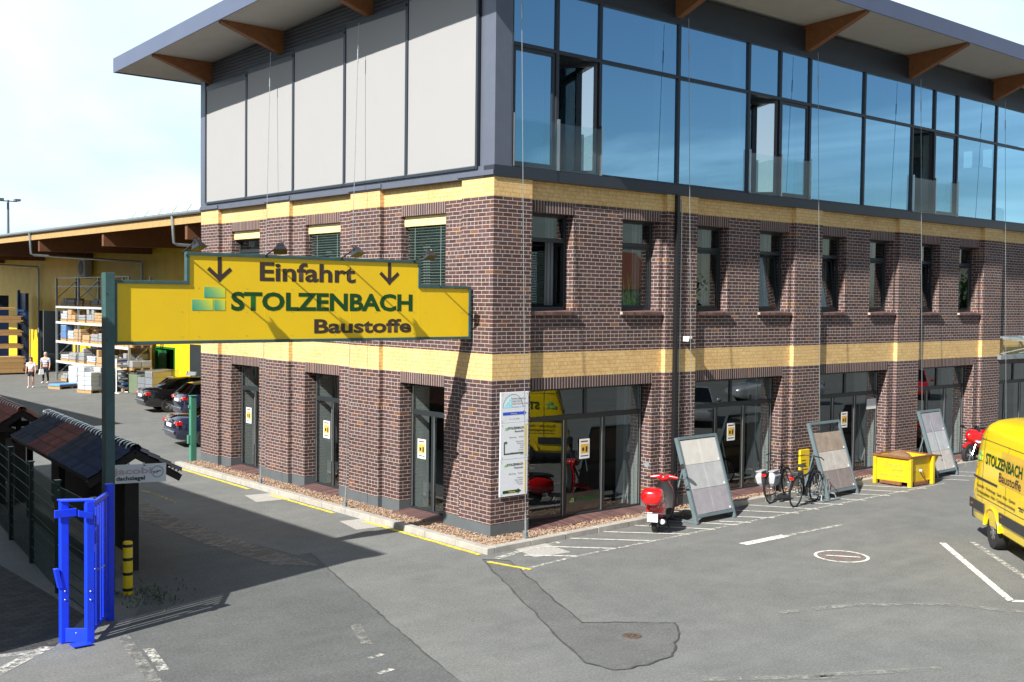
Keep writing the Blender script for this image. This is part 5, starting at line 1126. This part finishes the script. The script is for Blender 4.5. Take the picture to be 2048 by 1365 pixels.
for x, y in ((.03, -.02), (1.1, .0), (-.08, .98), (1.12, 1.0), (.45, -.01)):
    if x != .45: mb.box(x-.05, x+.05, y-.05, y+.05, 0, .76, 'skip')
mb.box(.2, .9, -.02, .04, .02, .12, 'rust'); mb.box(-.08, 0, .2, .85, .03, .12, 'rust'); mb.build('leg', CT, bevel=.01)
mb = MB(); mb.tube([(.5, .0, .42), (.5, -.07, .42)], .03, 'white', 10); mb.tube([(.52, -.07, .42), (.68, -.06, .2)], .012, 'rust', 6); mb.build('latch', CT)
mb = MB(); n = 12; vs = []; fs = []
for i in range(n+1):
    for j in range(n+1):
        u, v = i/n, j/n; h = .64+.30*max(0, 1-abs(u-.45)*1.9-abs(v-.6)*1.3)+rnd.uniform(-.035, .035); vs.append((.0+1.1*u, .06+.9*v, h))
for i in range(n):
    for j in range(n): a = i*(n+1)+j; fs.append((a, a+n+1, a+n+2, a+1))
mb.add(vs, fs, 'soil'); mb.build('soil_heap', CT, smooth=60)
text('lettering', 'STOLZENBACH', 'bandyellow', CT, (.02, 1.2, .5), -Y, Z, .09, 1.0, bold=.03) if False else None
wv = V((.1, -1.0, 0)).normalized()
for s, z, h, w_, o in (('STOLZENBACH', .52, .07, .62, .22), ('Baustoffe', .42, .05, .3, .54), ('Containerdienst', .26, .055, .7, .14)):
    p = V((-.1, 1.0, z))+wv*o+V((-.006, 0, 0)); text('lettering', s, 'skiptext', CT, p, wv, Z, h, w_, bold=.015)
# ---------------------------------------------------------------- yellow warehouse behind
HL = thing('warehouse', 'long yellow corrugated warehouse with deep timber roof overhang left of the brick building', 'warehouse')
WX = 9.4; HY0, HY1 = 15.5, 82
mb = MB(); gaps = [(36.7, 39.2, 2.3), (51.5, 57.8, 3.9)]
y = HY0
for a, b, h in gaps: mb.box(WX, WX+.25, y, a, .32, 7.4, 'hallyellow'); mb.box(WX, WX+.25, a, b, h, 7.4, 'hallyellow'); y = b
mb.box(WX, WX+.25, y, HY1, .32, 7.4, 'hallyellow'); mb.box(WX, 38, HY0-.2, HY0, .32, 7.4, 'hallyellow'); mb.build('wall', HL)
mb = MB(); y = HY0
for a, b, h in gaps: mb.box(WX+.02, WX+.3, y, a, 0, .32, 'plinth'); y = b
mb.box(WX+.02, WX+.3, y, HY1, 0, .32, 'plinth'); mb.build('plinth', HL)
mb = MB(); mb.box(WX+.3, 30, HY0, HY1, 7.3, 7.5, 'roomdark'); mb.box(WX+8, WX+8.2, HY0, HY1, 0, 7.3, 'roomdark'); mb.box(WX+.3, WX+8, 35.5, 35.7, 0, 7.3, 'roomdark'); mb.box(WX+.3, WX+8, 40, 40.2, 0, 7.3, 'roomdark'); mb.build('interior_walls', HL)
EX = 3.55
mb = MB(); mb.prism([(EX, HY0-.6, 7.95), (40, HY0-.6, 10.5), (40, HY0-.6, 10.7), (EX, HY0-.6, 8.1)], (0, HY1-HY0+.6, 0), 'galv'); mb.build('roof', HL)
mb = MB(); mb.prism([(EX+.12, HY0-.5, 7.93), (WX, HY0-.5, 8.42), (WX, HY0-.5, 8.38), (EX+.12, HY0-.5, 7.89)], (0, HY1-HY0, 0), 'darksoffit'); mb.build('soffit', HL)
mb = MB(); mb.box(EX+.05, EX+.12, HY0-.6, HY1, 7.62, 7.93, 'eaveboard'); mb.build('eaves_board', HL)
mb = MB()
for i in range(16):
    a = HY0-.6+i*4.2; mb.loft([[V((EX-.02+.08*cos(t), yy, 8.02+.08*sin(t))) for t in [pi+pi*k/8 for k in range(9)]]+[V((EX-.02+.06*cos(t), yy, 8.03+.06*sin(t))) for t in [2*pi-pi*k/8 for k in range(9)]] for yy in (a, a+4.19)], 'galv')
mb.build('gutter', HL, smooth=50)
for y in (22.7, 31.2, 39.7, 48.2, 56.7, 65.2, 73.7):
    mb = MB(); mb.prism([(EX+.14, y-.1, 7.92), (EX+.14, y-.1, 7.05), (WX+.05, y-.1, 7.1), (WX+.05, y-.1, 8.35)], (0, .2, 0), 'gluldark'); mb.build('roof_beam', HL)
for y in (23.6, 40.6, 57.5):
    mb = MB(); mb.tube([(EX-.02, y, 7.98), (EX, y, 7.7), (EX+.05, y, 6.95), (EX+.2, y, 6.88), (WX-.15, y, 6.72), (WX-.12, y, 6.6), (WX-.12, y, .1)], .06, 'galv', 10); mb.build('downpipe', HL, smooth=60)
# green door
mb = MB(); mb.box(WX-.03, WX+.2, 36.7, 36.8, 0, 2.25, 'greendoor'); mb.box(WX-.03, WX+.2, 39.1, 39.2, 0, 2.25, 'greendoor'); mb.box(WX-.03, WX+.2, 36.8, 39.1, 2.2, 2.3, 'greendoor'); mb.build('door_frame', HL)
mb = MB(); mb.box(WX+.02, WX+1.0, 39.0, 39.06, 0, 2.15, 'greendoor'); mb.box(WX+.06, WX+.12, 38.0, 39.0, .0, 2.12, 'greendoor'); mb.box(WX+.3, WX+.7, 38.99, 39.0, 1.1, 1.9, 'carglass'); mb.build('door', HL)
mb = MB(); mb.box(WX-.04, WX+.02, 33.0, 34.9, .9, 2.55, 'frame'); mb.build('window', HL)
for bb in ((WX-.02, WX+.2, 51.5, 51.62, 0, 3.9), (WX-.02, WX+.2, 57.68, 57.8, 0, 3.9)): MB().box(*bb, 'plinth').build('gate_post', HL)
MB().box(WX+1.5, WX+1.6, 51.6, 54.3, 0, 3.85, 'plinth').build('sliding_gate', HL)
# skylights
SKY = thing('roof_skylight', 'row of glass skylight prisms with green frames on the warehouse roof', 'skylight', (9.0, 30, 8.6))
for k in range(8):
    y = k*1.7-1.5; mb = MB(); pr = [(-.7, 0), (0, .75), (.7, 0)]
    for yy in (y, y+1.5):
        mb.bar((-.7, yy, 0), (0, yy+.35, .75), .05, .05, 'lgreen'); mb.bar((0, yy+.35, .75), (.7, yy, 0), .05, .05, 'lgreen')
    mb.bar((0, y+.35, .75), (0, y+1.85, .75), .05, .05, 'lgreen'); mb.build('frame', SKY)
    mb = MB(); mb.loft([[V((-.7, y, 0)), V((-.68, y, 0)), V((.02, y+.35, .75)), V((0, y+.35, .75))], [V((-.7, y+1.5, 0)), V((-.68, y+1.5, 0)), V((.02, y+1.85, .75)), V((0, y+1.85, .75))]], 'skyglass'); mb.build('pane', SKY)
# air conditioner
AC = thing('air_conditioner', 'white outdoor air conditioner unit high on the yellow warehouse wall', 'air conditioner', (WX-.5, 48.6, 6.0)); mb = MB(); mb.box(0, .4, -.55, .55, 0, 1.0, 'offwhite'); mb.build('case', AC, bevel=.02)
mb = MB(); mb.lathe((0, .12, .5), -X, [(.4, 0), (.4, .02), (.36, .03), (.3, .02), (.24, .03), (.18, .02), (.1, .03), (0, .03)], 'stampgrey', 20); mb.build('fan_grille', AC); mb = MB(); mb.box(.1, .5, -.4, -.35, -.1, .0, 'galv'); mb.box(.1, .5, .35, .4, -.1, 0, 'galv'); mb.build('bracket', AC)
# lamp mast
LM = thing('lamp_mast', 'tall thin floodlight mast against the sky far left', 'mast', (13.5, 78.4, 0)); mb = MB(); mb.cyl((0, 0, 0), (0, 0, 12.6), .16, 'mastgrey', 10, .09); mb.build('pole', LM); mb = MB(); mb.bar((-.7, 0, 12.5), (.7, 0, 12.5), .08, .08, 'mastgrey'); mb.build('cross_arm', LM)
for x in (-.65, .65): mb = MB(); mb.obox((x, -.2, 12.6), X*.22, Y*.25, Z*.09, 'mastgrey'); mb.build('lamp_head', LM)
# ---------------------------------------------------------------- storage racks
def rack(loc, ys, zs, label, dep=1.1, top=5.9):
    t = thing('storage_rack', label, 'rack', loc)
    for y in ys:
        mb = MB(); mb.box(-.05, .05, y-.05, y+.05, 0, top, 'galv'); mb.box(dep-.05, dep+.05, y-.05, y+.05, 0, top, 'galv')
        for k in range(5): z = .3+k*1.1; mb.bar((0, y, z), (dep, y, z+1.0), .035, .035, 'galv')
        mb.build('upright', t)
    for z in zs:
        mb = MB(); mb.box(-.06, .02, ys[-1], ys[0], z-.13, z, 'racklight'); mb.box(dep-.02, dep+.06, ys[-1], ys[0], z-.13, z, 'galv'); mb.build('shelf_beam', t)
    mb = MB()
    for i in range(len(ys)-1): mb.bar((dep, ys[i], zs[-1]+.2), (dep, ys[i+1], top-.1), .04, .04, 'galv'); mb.bar((dep, ys[i+1], zs[-1]+.2), (dep, ys[i], top-.1), .04, .04, 'galv')
    mb.bar((0, ys[0], top-.02), (0, ys[-1], top-.02), .04, .04, 'galv'); mb.bar((0, ys[0], top-.5), (0, ys[-1], top-.5), .04, .04, 'galv'); mb.build('brace', t); return t
ZS = [1.15, 2.3, 3.4, 4.3]
rack((7.55, 0, 0), [48.8, 45.2, 41.6, 38.0], ZS, 'tall grey pallet rack with five levels in front of the yellow wall')
def goods(name, label, cat, x, y, z, sx, sy, sz, mat, pal=True, wrap=False, group='goods stored on the pallet rack', n=(2, 2, 2), rz=0):
    t = thing(name, label, cat, (x, y, z), rz, group); z0 = 0
    if pal:
        mb = MB()
        for i in range(5): yy = -sy/2+sy*i/4.5; mb.box(-sx/2, sx/2, yy, yy+sy/6, .11, .135, 'timber')
        for i in (-1, 0, 1): mb.box(i*(sx/2-.06)-.05, i*(sx/2-.06)+.05, -sy/2, sy/2, 0, .11, 'timber')
        mb.build('pallet', t); z0 = .14
    mb = MB()
    for i in range(n[0]):
        for j in range(n[1]):
            for k in range(n[2]):
                if k == n[2]-1 and rnd.random() < .25 and n[2] > 1: continue
                a, b, c = sx/n[0], sy/n[1], sz/n[2]; q = rnd.uniform(-.015, .015)
                mb.box(-sx/2+i*a+.012+q, -sx/2+(i+1)*a-.012+q, -sy/2+j*b+.012, -sy/2+(j+1)*b-.012, z0+k*c+.004, z0+(k+1)*c-.004, mat)
    mb.build('load', t, bevel=.025)
    if wrap: mb = MB(); mb.box(-sx/2-.02, sx/2+.02, -sy/2-.02, sy/2+.02, z0, z0+sz+.02, 'shrink'); mb.build('shrink_wrap', t, bevel=.06)
    return t
ORD = 'first second third fourth fifth sixth seventh eighth ninth tenth eleventh twelfth'.split()
LVL = ['ground level', 'lowest shelf', 'second shelf', 'third shelf', 'top shelf']
TYPES = [('wrapped_pallet', 'pallet of white sacks', 'sacks', 'sack', True), ('carton_pallet', 'pallet of brown cartons', 'cartons', 'card', False), ('grey_pallet', 'pallet of grey sacks', 'sacks', 'greysack', False), ('blue_pack', 'light blue wrapped pack', 'pack', 'lightblue', True)]
for zi, z in enumerate([0]+ZS):
    yy = 48.1; kk = 0
    while yy > 38.6:
        w_ = rnd.uniform(.8, 1.25); ty = TYPES[rnd.choice((0, 0, 1, 2, 2, 1, 3) if z < 4 else (1, 2, 2))]; h = rnd.uniform(.3, .8) if z < 4 else rnd.uniform(.15, .35)
        goods(ty[0], ty[1]+', '+ORD[kk]+' from the left on the '+LVL[zi]+' of the rack', ty[2], 8.05, yy-w_/2, z, 1.05, w_, h, ty[3], True, ty[4] and z < 4, n=(2, rnd.choice((1, 2, 3)), rnd.choice((2, 3)))); yy -= w_+rnd.uniform(.05, .5); kk += 1
# timber cantilever rack at the far left
TR = thing('timber_rack', 'dark blue cantilever rack stacked with planks at the far left', 'rack', (4.1, 55.6, 0))
for x in (0.1, 1.9, 3.7):
    mb = MB(); mb.box(x-.07, x+.07, 1.0, 1.2, 0, 5.2, 'bluedark'); mb.build('upright', TR)
    mb = MB()
    for z in (1.55, 2.35, 3.15, 3.95): mb.box(x-.05, x+.05, -.1, 1.1, z-.1, z, 'bluedark')
    mb.build('arm', TR)
mb = MB(); mb.box(3.75, 3.95, -.1, 1.2, 0, 5.0, 'bluedark'); mb.build('side_frame', TR)
def planks(x, y, z, l, w_, h, label):
    t = thing('plank_stack', label, 'planks', (x, y, z), group='stacks of planks on the blue rack'); mb = MB(); n = max(2, int(h/.05)); m = max(3, int(w_/.16))
    for k in range(n):
        for j in range(m): a = rnd.uniform(-.12, .12); mb.box(-l/2+a, l/2+a, -w_/2+j*w_/m+.004, -w_/2+(j+1)*w_/m-.004, k*h/n+.003, (k+1)*h/n-.003, 'timber')
    mb.build('planks', t); return t
for x, z, l, h, s in ((5.5, 3.97, 3.6, .14, 'thin planks on the top arm of the blue rack'), (5.8, 3.17, 3.6, .42, 'thick pale stack on the second arm of the blue rack'), (6.1, 2.37, 3.0, .36, 'pale stack on the third arm of the blue rack'), (6.2, 1.57, 2.8, .28, 'low stack on the lowest arm of the blue rack')):
    planks(x, 56.0, z, l, 1.2, h, s)
planks(5.9, 55.2, .1, 3.2, 1.3, 1.0, 'big stack of planks on the ground below the blue rack')
for k in range(6): 
    tag(MB().box(2.6+k*1.2, 2.6+k*1.2+.6, 59.4, 59.46, 0, 4.85, 'bluedark').build('tall_panel', bevel=.01), 'tall dark blue panel behind the timber rack, '+ORD[k]+' from the left', 'panel', 'tall blue panels behind the timber rack')
# goods in front of the rack
G2 = 'goods standing on the yard'
goods('wrapped_pallet', 'shrink wrapped pallet of white and grey sacks left of the green sign post', 'sacks', 6.2, 39.3, 0, 1.1, 1.1, 1.15, 'sack', True, True, G2, (2, 2, 5), .3)
goods('wrapped_pallet', 'second shrink wrapped pallet directly behind the green sign post', 'sacks', 7.3, 40.1, 0, 1.1, 1.1, 1.05, 'greysack', True, True, G2, (2, 2, 5), .3)
goods('flat_pack', 'light blue flat pack lying on the yard near the walkers', 'pack', 6.0, 42.6, 0, 1.6, .9, .12, 'lightblue', True, False, G2, (1, 1, 1), .35)
goods('brochure_rack_goods', 'stacked dark trays on pallets beside the white display rack', 'trays', 8.0, 39.6, 0, .9, .9, .8, 'greysack', True, False, G2, (1, 1, 4))
goods('cube_pallet', 'large shrink wrapped pallet of dark grey blocks behind the black saloon', 'blocks', 7.2, 33.6, 0, 1.5, 1.2, 1.25, 'greysack', True, True, G2, (2, 2, 4), .2)
goods('cube_pallet', 'green covered crate next to the white display rack', 'crate', 8.1, 37.6, 0, 1.1, 1.1, .95, 'coverg', False, False, G2, (1, 1, 1), .2)
goods('sack_pile', 'white sacks piled by the lower rack level left of the pallets', 'sacks', 7.0, 43.6, 0, .8, .8, 1.1, 'sack', False, False, G2, (1, 1, 4), .2)
t = thing('display_rack', 'white wire display rack with trays and blue header', 'display rack', (7.3, 38.2, 0), .25)
mb = MB(); mb.box(-.4, -.36, -.03, .03, 0, 1.75, 'white'); mb.box(.36, .4, -.03, .03, 0, 1.75, 'white'); mb.box(-.45, -.3, -.3, .3, 0, .03, 'white'); mb.box(.3, .45, -.3, .3, 0, .03, 'white'); mb.box(-.36, .36, -.02, .02, 1.5, 1.75, 'white'); mb.build('frame', t)
for k in range(5): mb = MB(); mb.obox((0, -.15, .35+k*.25), X*.36, V((0, .16, .05)), Z*.02, 'stampgrey'); mb.build('tray', t)
mb = MB(); mb.box(-.3, .3, -.03, -.021, 1.58, 1.66, 'signblue'); mb.build('header', t)
for i, y in enumerate((39.6, 41.0)):
    t = thing('guard_rail', 'yellow tubular guard rail on the warehouse wall '+('nearer the green door' if i == 0 else 'farther from the green door'), 'guard rail', (8.9, y, 0)); mb = MB(); mb.tube([(0, -.55, 0), (0, -.55, .85), (0, -.45, .95), (0, .45, .95), (0, .55, .85), (0, .55, 0)], .04, 'yel', 8); mb.tube([(0, -.55, .5), (0, .55, .5)], .03, 'yel', 8); mb.build('tube', t)
t = thing('folding_chairs', 'white and silver garden chairs leaning at the yellow wall by the brick corner', 'chairs', (8.7, 33.2, 0), .2)
mb = MB()
for y in (0, .7): mb.tube([(0, y, 0), (.25, y, 1.3)], .025, 'alu', 6); mb.tube([(.5, y, 0), (.15, y, .9)], .025, 'alu', 6)
mb.build('leg', t); mb = MB(); mb.obox((.2, .35, .95), Y*.33, V((.08, 0, .32)), V((.02, 0, -.005)), 'galv'); mb.build('backrest', t); mb = MB(); mb.obox((-.3, 1.1, .45), Y*.35, V((.15, 0, .5)), V((.02, 0, -.005)), 'white'); mb.build('panel', t)
# green gate post at the far corner of the brick building
t = thing('gate_post', 'green steel gate post at the far end of the brick wall beside the dark cars', 'post', (-.12, 13.75, 0)); mb = MB(); mb.box(-.09, .09, -.07, .07, 0, 1.95, 'lgreen2'); mb.box(-.11, .11, -.09, .09, 1.95, 1.97, 'lgreen2'); mb.build('post', t, bevel=.01); mb = MB(); mb.box(-.16, -.09, -.05, .05, .55, .8, 'lgreen2'); mb.box(-.13, -.09, -.04, .04, 1.6, 1.68, 'lgreen2'); mb.build('hinge', t)
# ---------------------------------------------------------------- people
def skin_mesh(name, parent, nodes, edges, mat, sub=2):
    me = bpy.data.meshes.new(name); me.from_pydata([n[0] for n in nodes], edges, []); o = bpy.data.objects.new(name, me); COL.objects.link(o); o.parent = parent
    s = o.modifiers.new('skin', 'SKIN'); 
    if not me.skin_vertices: me.skin_vertices.new()
    for i, n in enumerate(nodes): r = n[1]; r = r if isinstance(r, tuple) else (r, r); me.skin_vertices[0].data[i].radius = r
    me.skin_vertices[0].data[0].use_root = True; b = o.modifiers.new('s', 'SUBSURF'); b.levels = b.render_levels = sub; me.materials.append(m_[mat])
    bpy.context.view_layer.update(); m2 = bpy.data.meshes.new_from_object(o.evaluated_get(bpy.context.evaluated_depsgraph_get())); o.modifiers.clear(); o.data = m2; m2.polygons.foreach_set('use_smooth', [True]*len(m2.polygons))
    return o
def person(label, loc, rz, h, shirt, lower, hair, shorts, skirt=False, longhair=False, step=.12):
    t = thing('person', label, 'person', loc, rz); k = h/1.75; P = lambda x, y, z: (x*k, y*k, z*k) # faces +y
    nd = [(P(0, 0, .95), (.14*k, .10*k)), (P(0, 0, 1.15), (.13*k, .095*k)), (P(0, -.01, 1.38), (.17*k, .10*k)), (P(0, -.01, 1.5), (.06*k, .055*k)), (P(0, .015, 1.6), (.072*k, .085*k)), (P(0, .02, 1.70), (.06*k, .075*k))]
    ed = [(0, 1), (1, 2), (2, 3), (3, 4), (4, 5)]
    def ext(base, pts):
        b = base
        for p, r in pts: nd.append((P(*p), r*k)); ed.append((b, len(nd)-1)); b = len(nd)-1
    for s in (-1, 1):
        st = step*s
        ext(0, [((s*.09, 0, .86), .085), ((s*.1, st*.5, .5), .055), ((s*.1, st-.03, .27), .05), ((s*.1, st, .09), .035), ((s*.11, st+.14, .035), .03)])
        ext(2, [((s*.19, -.01, 1.40), .05), ((s*.25, -st*.3-.02, 1.14), .038), ((s*.27, -st*.8+.05, .92), .03), ((s*.27, -st*.9+.08, .84), .03)])
    skin_mesh('body', t, nd, ed, 'skin')
    for s in (-1, 1):
        mb = MB()
        for j in range(4): mb.tube([P(s*.27, -step*s*.9+.06+j*.02, .83), P(s*.272, -step*s*.9+.07+j*.02, .77-.01*(j == 1)), P(s*.265, -step*s*.9+.08+j*.02, .745)], .009*k, 'skin', 6)
        mb.tube([P(s*.255, -step*s*.9+.1, .85), P(s*.245, -step*s*.9+.13, .80)], .01*k, 'skin', 6); mb.build('hand', t, smooth=60)
    a = .035*k; nd = [(P(0, 0, 1.0), (.165*k, .125*k)), (P(0, 0, 1.15), (.155*k, .12*k)), (P(0, -.01, 1.37), (.175*k, .115*k)), (P(0, -.01, 1.44), (.10*k, .08*k))]; ed = [(0, 1), (1, 2), (2, 3)]
    for s in (-1, 1): nd.append((P(s*.2, -.01, 1.38), .07*k)); ed.append((2, len(nd)-1)); nd.append((P(s*.245, -step*s*.25, 1.18), .058*k)); ed.append((len(nd)-2, len(nd)-1))
    skin_mesh('shirt', t, nd, ed, shirt)
    nd = [(P(0, 0, .97), (.155*k, .115*k)), (P(0, 0, .9), (.15*k, .115*k))]; ed = [(0, 1)]
    for s in (-1, 1):
        b = 1
        for p, r in [((s*.09, 0, .82), .1), ((s*.1, step*s*.35, .62), .085)]+([] if shorts else [((s*.1, step*s*.5, .48), .068), ((s*.1, step*s-.03, .25), .06), ((s*.1, step*s, .1), .055)]):
            nd.append((P(*p), r*k)); ed.append((b, len(nd)-1)); b = len(nd)-1
    skin_mesh('shorts' if shorts else 'trousers', t, nd, ed, lower)
    mb = MB(); mb.ell(P(0, -.012, 1.675), .085*k, .1*k, .085*k, hair, 14, 8)
    if longhair: mb.loft([[V(P(x, -.06-.04*(1-abs(x)/.09), z)) for x in (-.09, -.05, 0, .05, .09)]+[V(P(x, -.03, z)) for x in (.09, 0, -.09)] for z in (1.7, 1.55, 1.42)], hair)
    mb.build('hair', t, smooth=60)
    mb = MB()
    for s in (-1, 1): mb.ell(P(s*.032, .098, 1.62), .012*k, .008*k, .008*k, 'black', 6, 4); mb.ell(P(s*.088, .01, 1.6), .012*k, .02*k, .03*k, 'skin', 6, 4)
    mb.ell(P(0, .108, 1.585), .013*k, .018*k, .022*k, 'skin', 6, 4); mb.box(-.025*k, .025*k, .09*k, .1*k, 1.545*k, 1.552*k, 'lamp'); mb.build('face', t)
    mb = MB()
    for s in (-1, 1): mb.ell(P(s*.11, step*s+.07, .04), .05*k, .14*k, .045*k, 'white', 10, 6)
    mb.build('shoe', t, smooth=60)
person('woman in white blouse and short dark shorts walking on the yard', (4.55, 43.77, 0), 2.6, 1.63, 'shirtw', 'denim', 'hairb', True, longhair=True, step=.1)
person('grey haired man in blue checked shirt and dark trousers walking on the yard', (6.2, 46.6, 0), 2.5, 1.73, 'shirtb', 'denim', 'hairg', False, step=.1)
t = thing('shoulder_bag', 'small white bag carried by the man in the checked shirt', 'bag', (5.95, 46.5, .5)); mb = MB(); mb.loft([[V((-.14, -.05, 0)), V((.14, -.05, 0)), V((.14, .05, 0)), V((-.14, .05, 0))], [V((-.1, -.03, .3)), V((.1, -.03, .3)), V((.1, .03, .3)), V((-.1, .03, .3))]], 'sack'); mb.tube([(-.06, 0, .3), (0, 0, .4), (.06, 0, .3)], .008, 'sack', 5); mb.build('bag', t, bevel=.02)
# office worker behind the top storey glazing
person('office worker in white shirt seen through the top storey glazing', (6.6, 1.9, 7.3), .4, 1.5, 'shirtw', 'denim', 'hairb', False, step=.02)
# ---------------------------------------------------------------- neighbours outside the frame that shade the lane and show in the windows
def house(loc, rz, l, w_, h, rh, label, wallm='housewall', roofm='roofred', ridge=True):
    t = thing('house', label, 'house', loc, rz); mb = MB(); mb.box(0, w_, 0, l, 0, h, wallm); mb.build('wall', t)
    mb = MB()
    if ridge: mb.prism([(-.3, -.3, h), (w_+.3, -.3, h), (w_/2, -.3, h+rh)], (0, l+.6, 0), roofm)
    else: mb.box(-.1, w_+.1, -.1, l+.1, h, h+.2, roofm)
    mb.build('roof', t)
    for k in range(int(l/3)):
        for z in (1.2, 4.2, 7.2):
            if z+1.5 < h: mb = MB(); mb.box(w_, w_+.03, 1+k*3, 2.1+k*3, z, z+1.4, 'white'); mb.box(w_+.03, w_+.035, 1.08+k*3, 2.02+k*3, z+.08, z+1.32, 'carglass'); mb.build('window', t)
    return t
house((-20, -1.95, 0), 0, 12.6, 8.3, 7.75, 0, 'flat roofed shed just outside the left edge, shading the lane', roofm='anth', ridge=False)
house((-21, 22, 0), 0, 45, 12, 9.2, 0, 'long flat roofed hall outside the left edge, shading the far yard', roofm='anth', ridge=False)
house((16, -95, 0), pi/2, 26, 10, 6.5, 5, 'red roofed brick house across the street, reflected in the windows')
house((95, -90, 0), pi/2, 22, 10, 6.5, 5, 'second red roofed house across the street, seen in reflections')
def tree(loc, h, r, label):
    t = thing('tree', label, 'tree', loc, group='trees across the street'); mb = MB(); mb.tube([(0, 0, 0), (.1, 0, h*.3), (0, .1, h*.6), (.2, 0, h*.85)], .2, 'bark', 8, [.28, .22, .14, .05])
    for k in range(6): a = k*1.05; mb.tube([(0, 0, h*(.3+.07*k)), (r*.6*cos(a), r*.6*sin(a), h*(.5+.07*k))], .06, 'bark', 5, [.09, .03])
    mb.build('trunk', t); mb = MB(); cl = [(rnd.gauss(0, r*.45), rnd.gauss(0, r*.45), h*.62+rnd.gauss(0, h*.15)) for _ in range(22)]
    for c in cl:
        for _ in range(130):
            p = V(c)+V((rnd.gauss(0, r*.2), rnd.gauss(0, r*.2), rnd.gauss(0, r*.17))); a = V((rnd.uniform(-1, 1), rnd.uniform(-1, 1), rnd.uniform(-1, 1))).normalized()*.16; b = a.cross(V((rnd.uniform(-1, 1), rnd.uniform(-1, 1), 1))).normalized()*.1; mb.add([p-a, p+b, p+a, p-b], [(0, 1, 2, 3)], 'leaf')
    mb.build('crown', t)
for i, (x, y, h, r) in enumerate(((14, -31, 7.6, 2.8), (23, -36, 6.6, 2.6), (34, -34, 8, 3), (46, -36, 7.2, 2.8), (60, -33, 8.2, 3.2), (6, -36, 6.4, 2.6))): tree((x, y, 0), h, r, 'leafy green tree across the street, '+ORD[i]+' of the row, seen in window reflections')
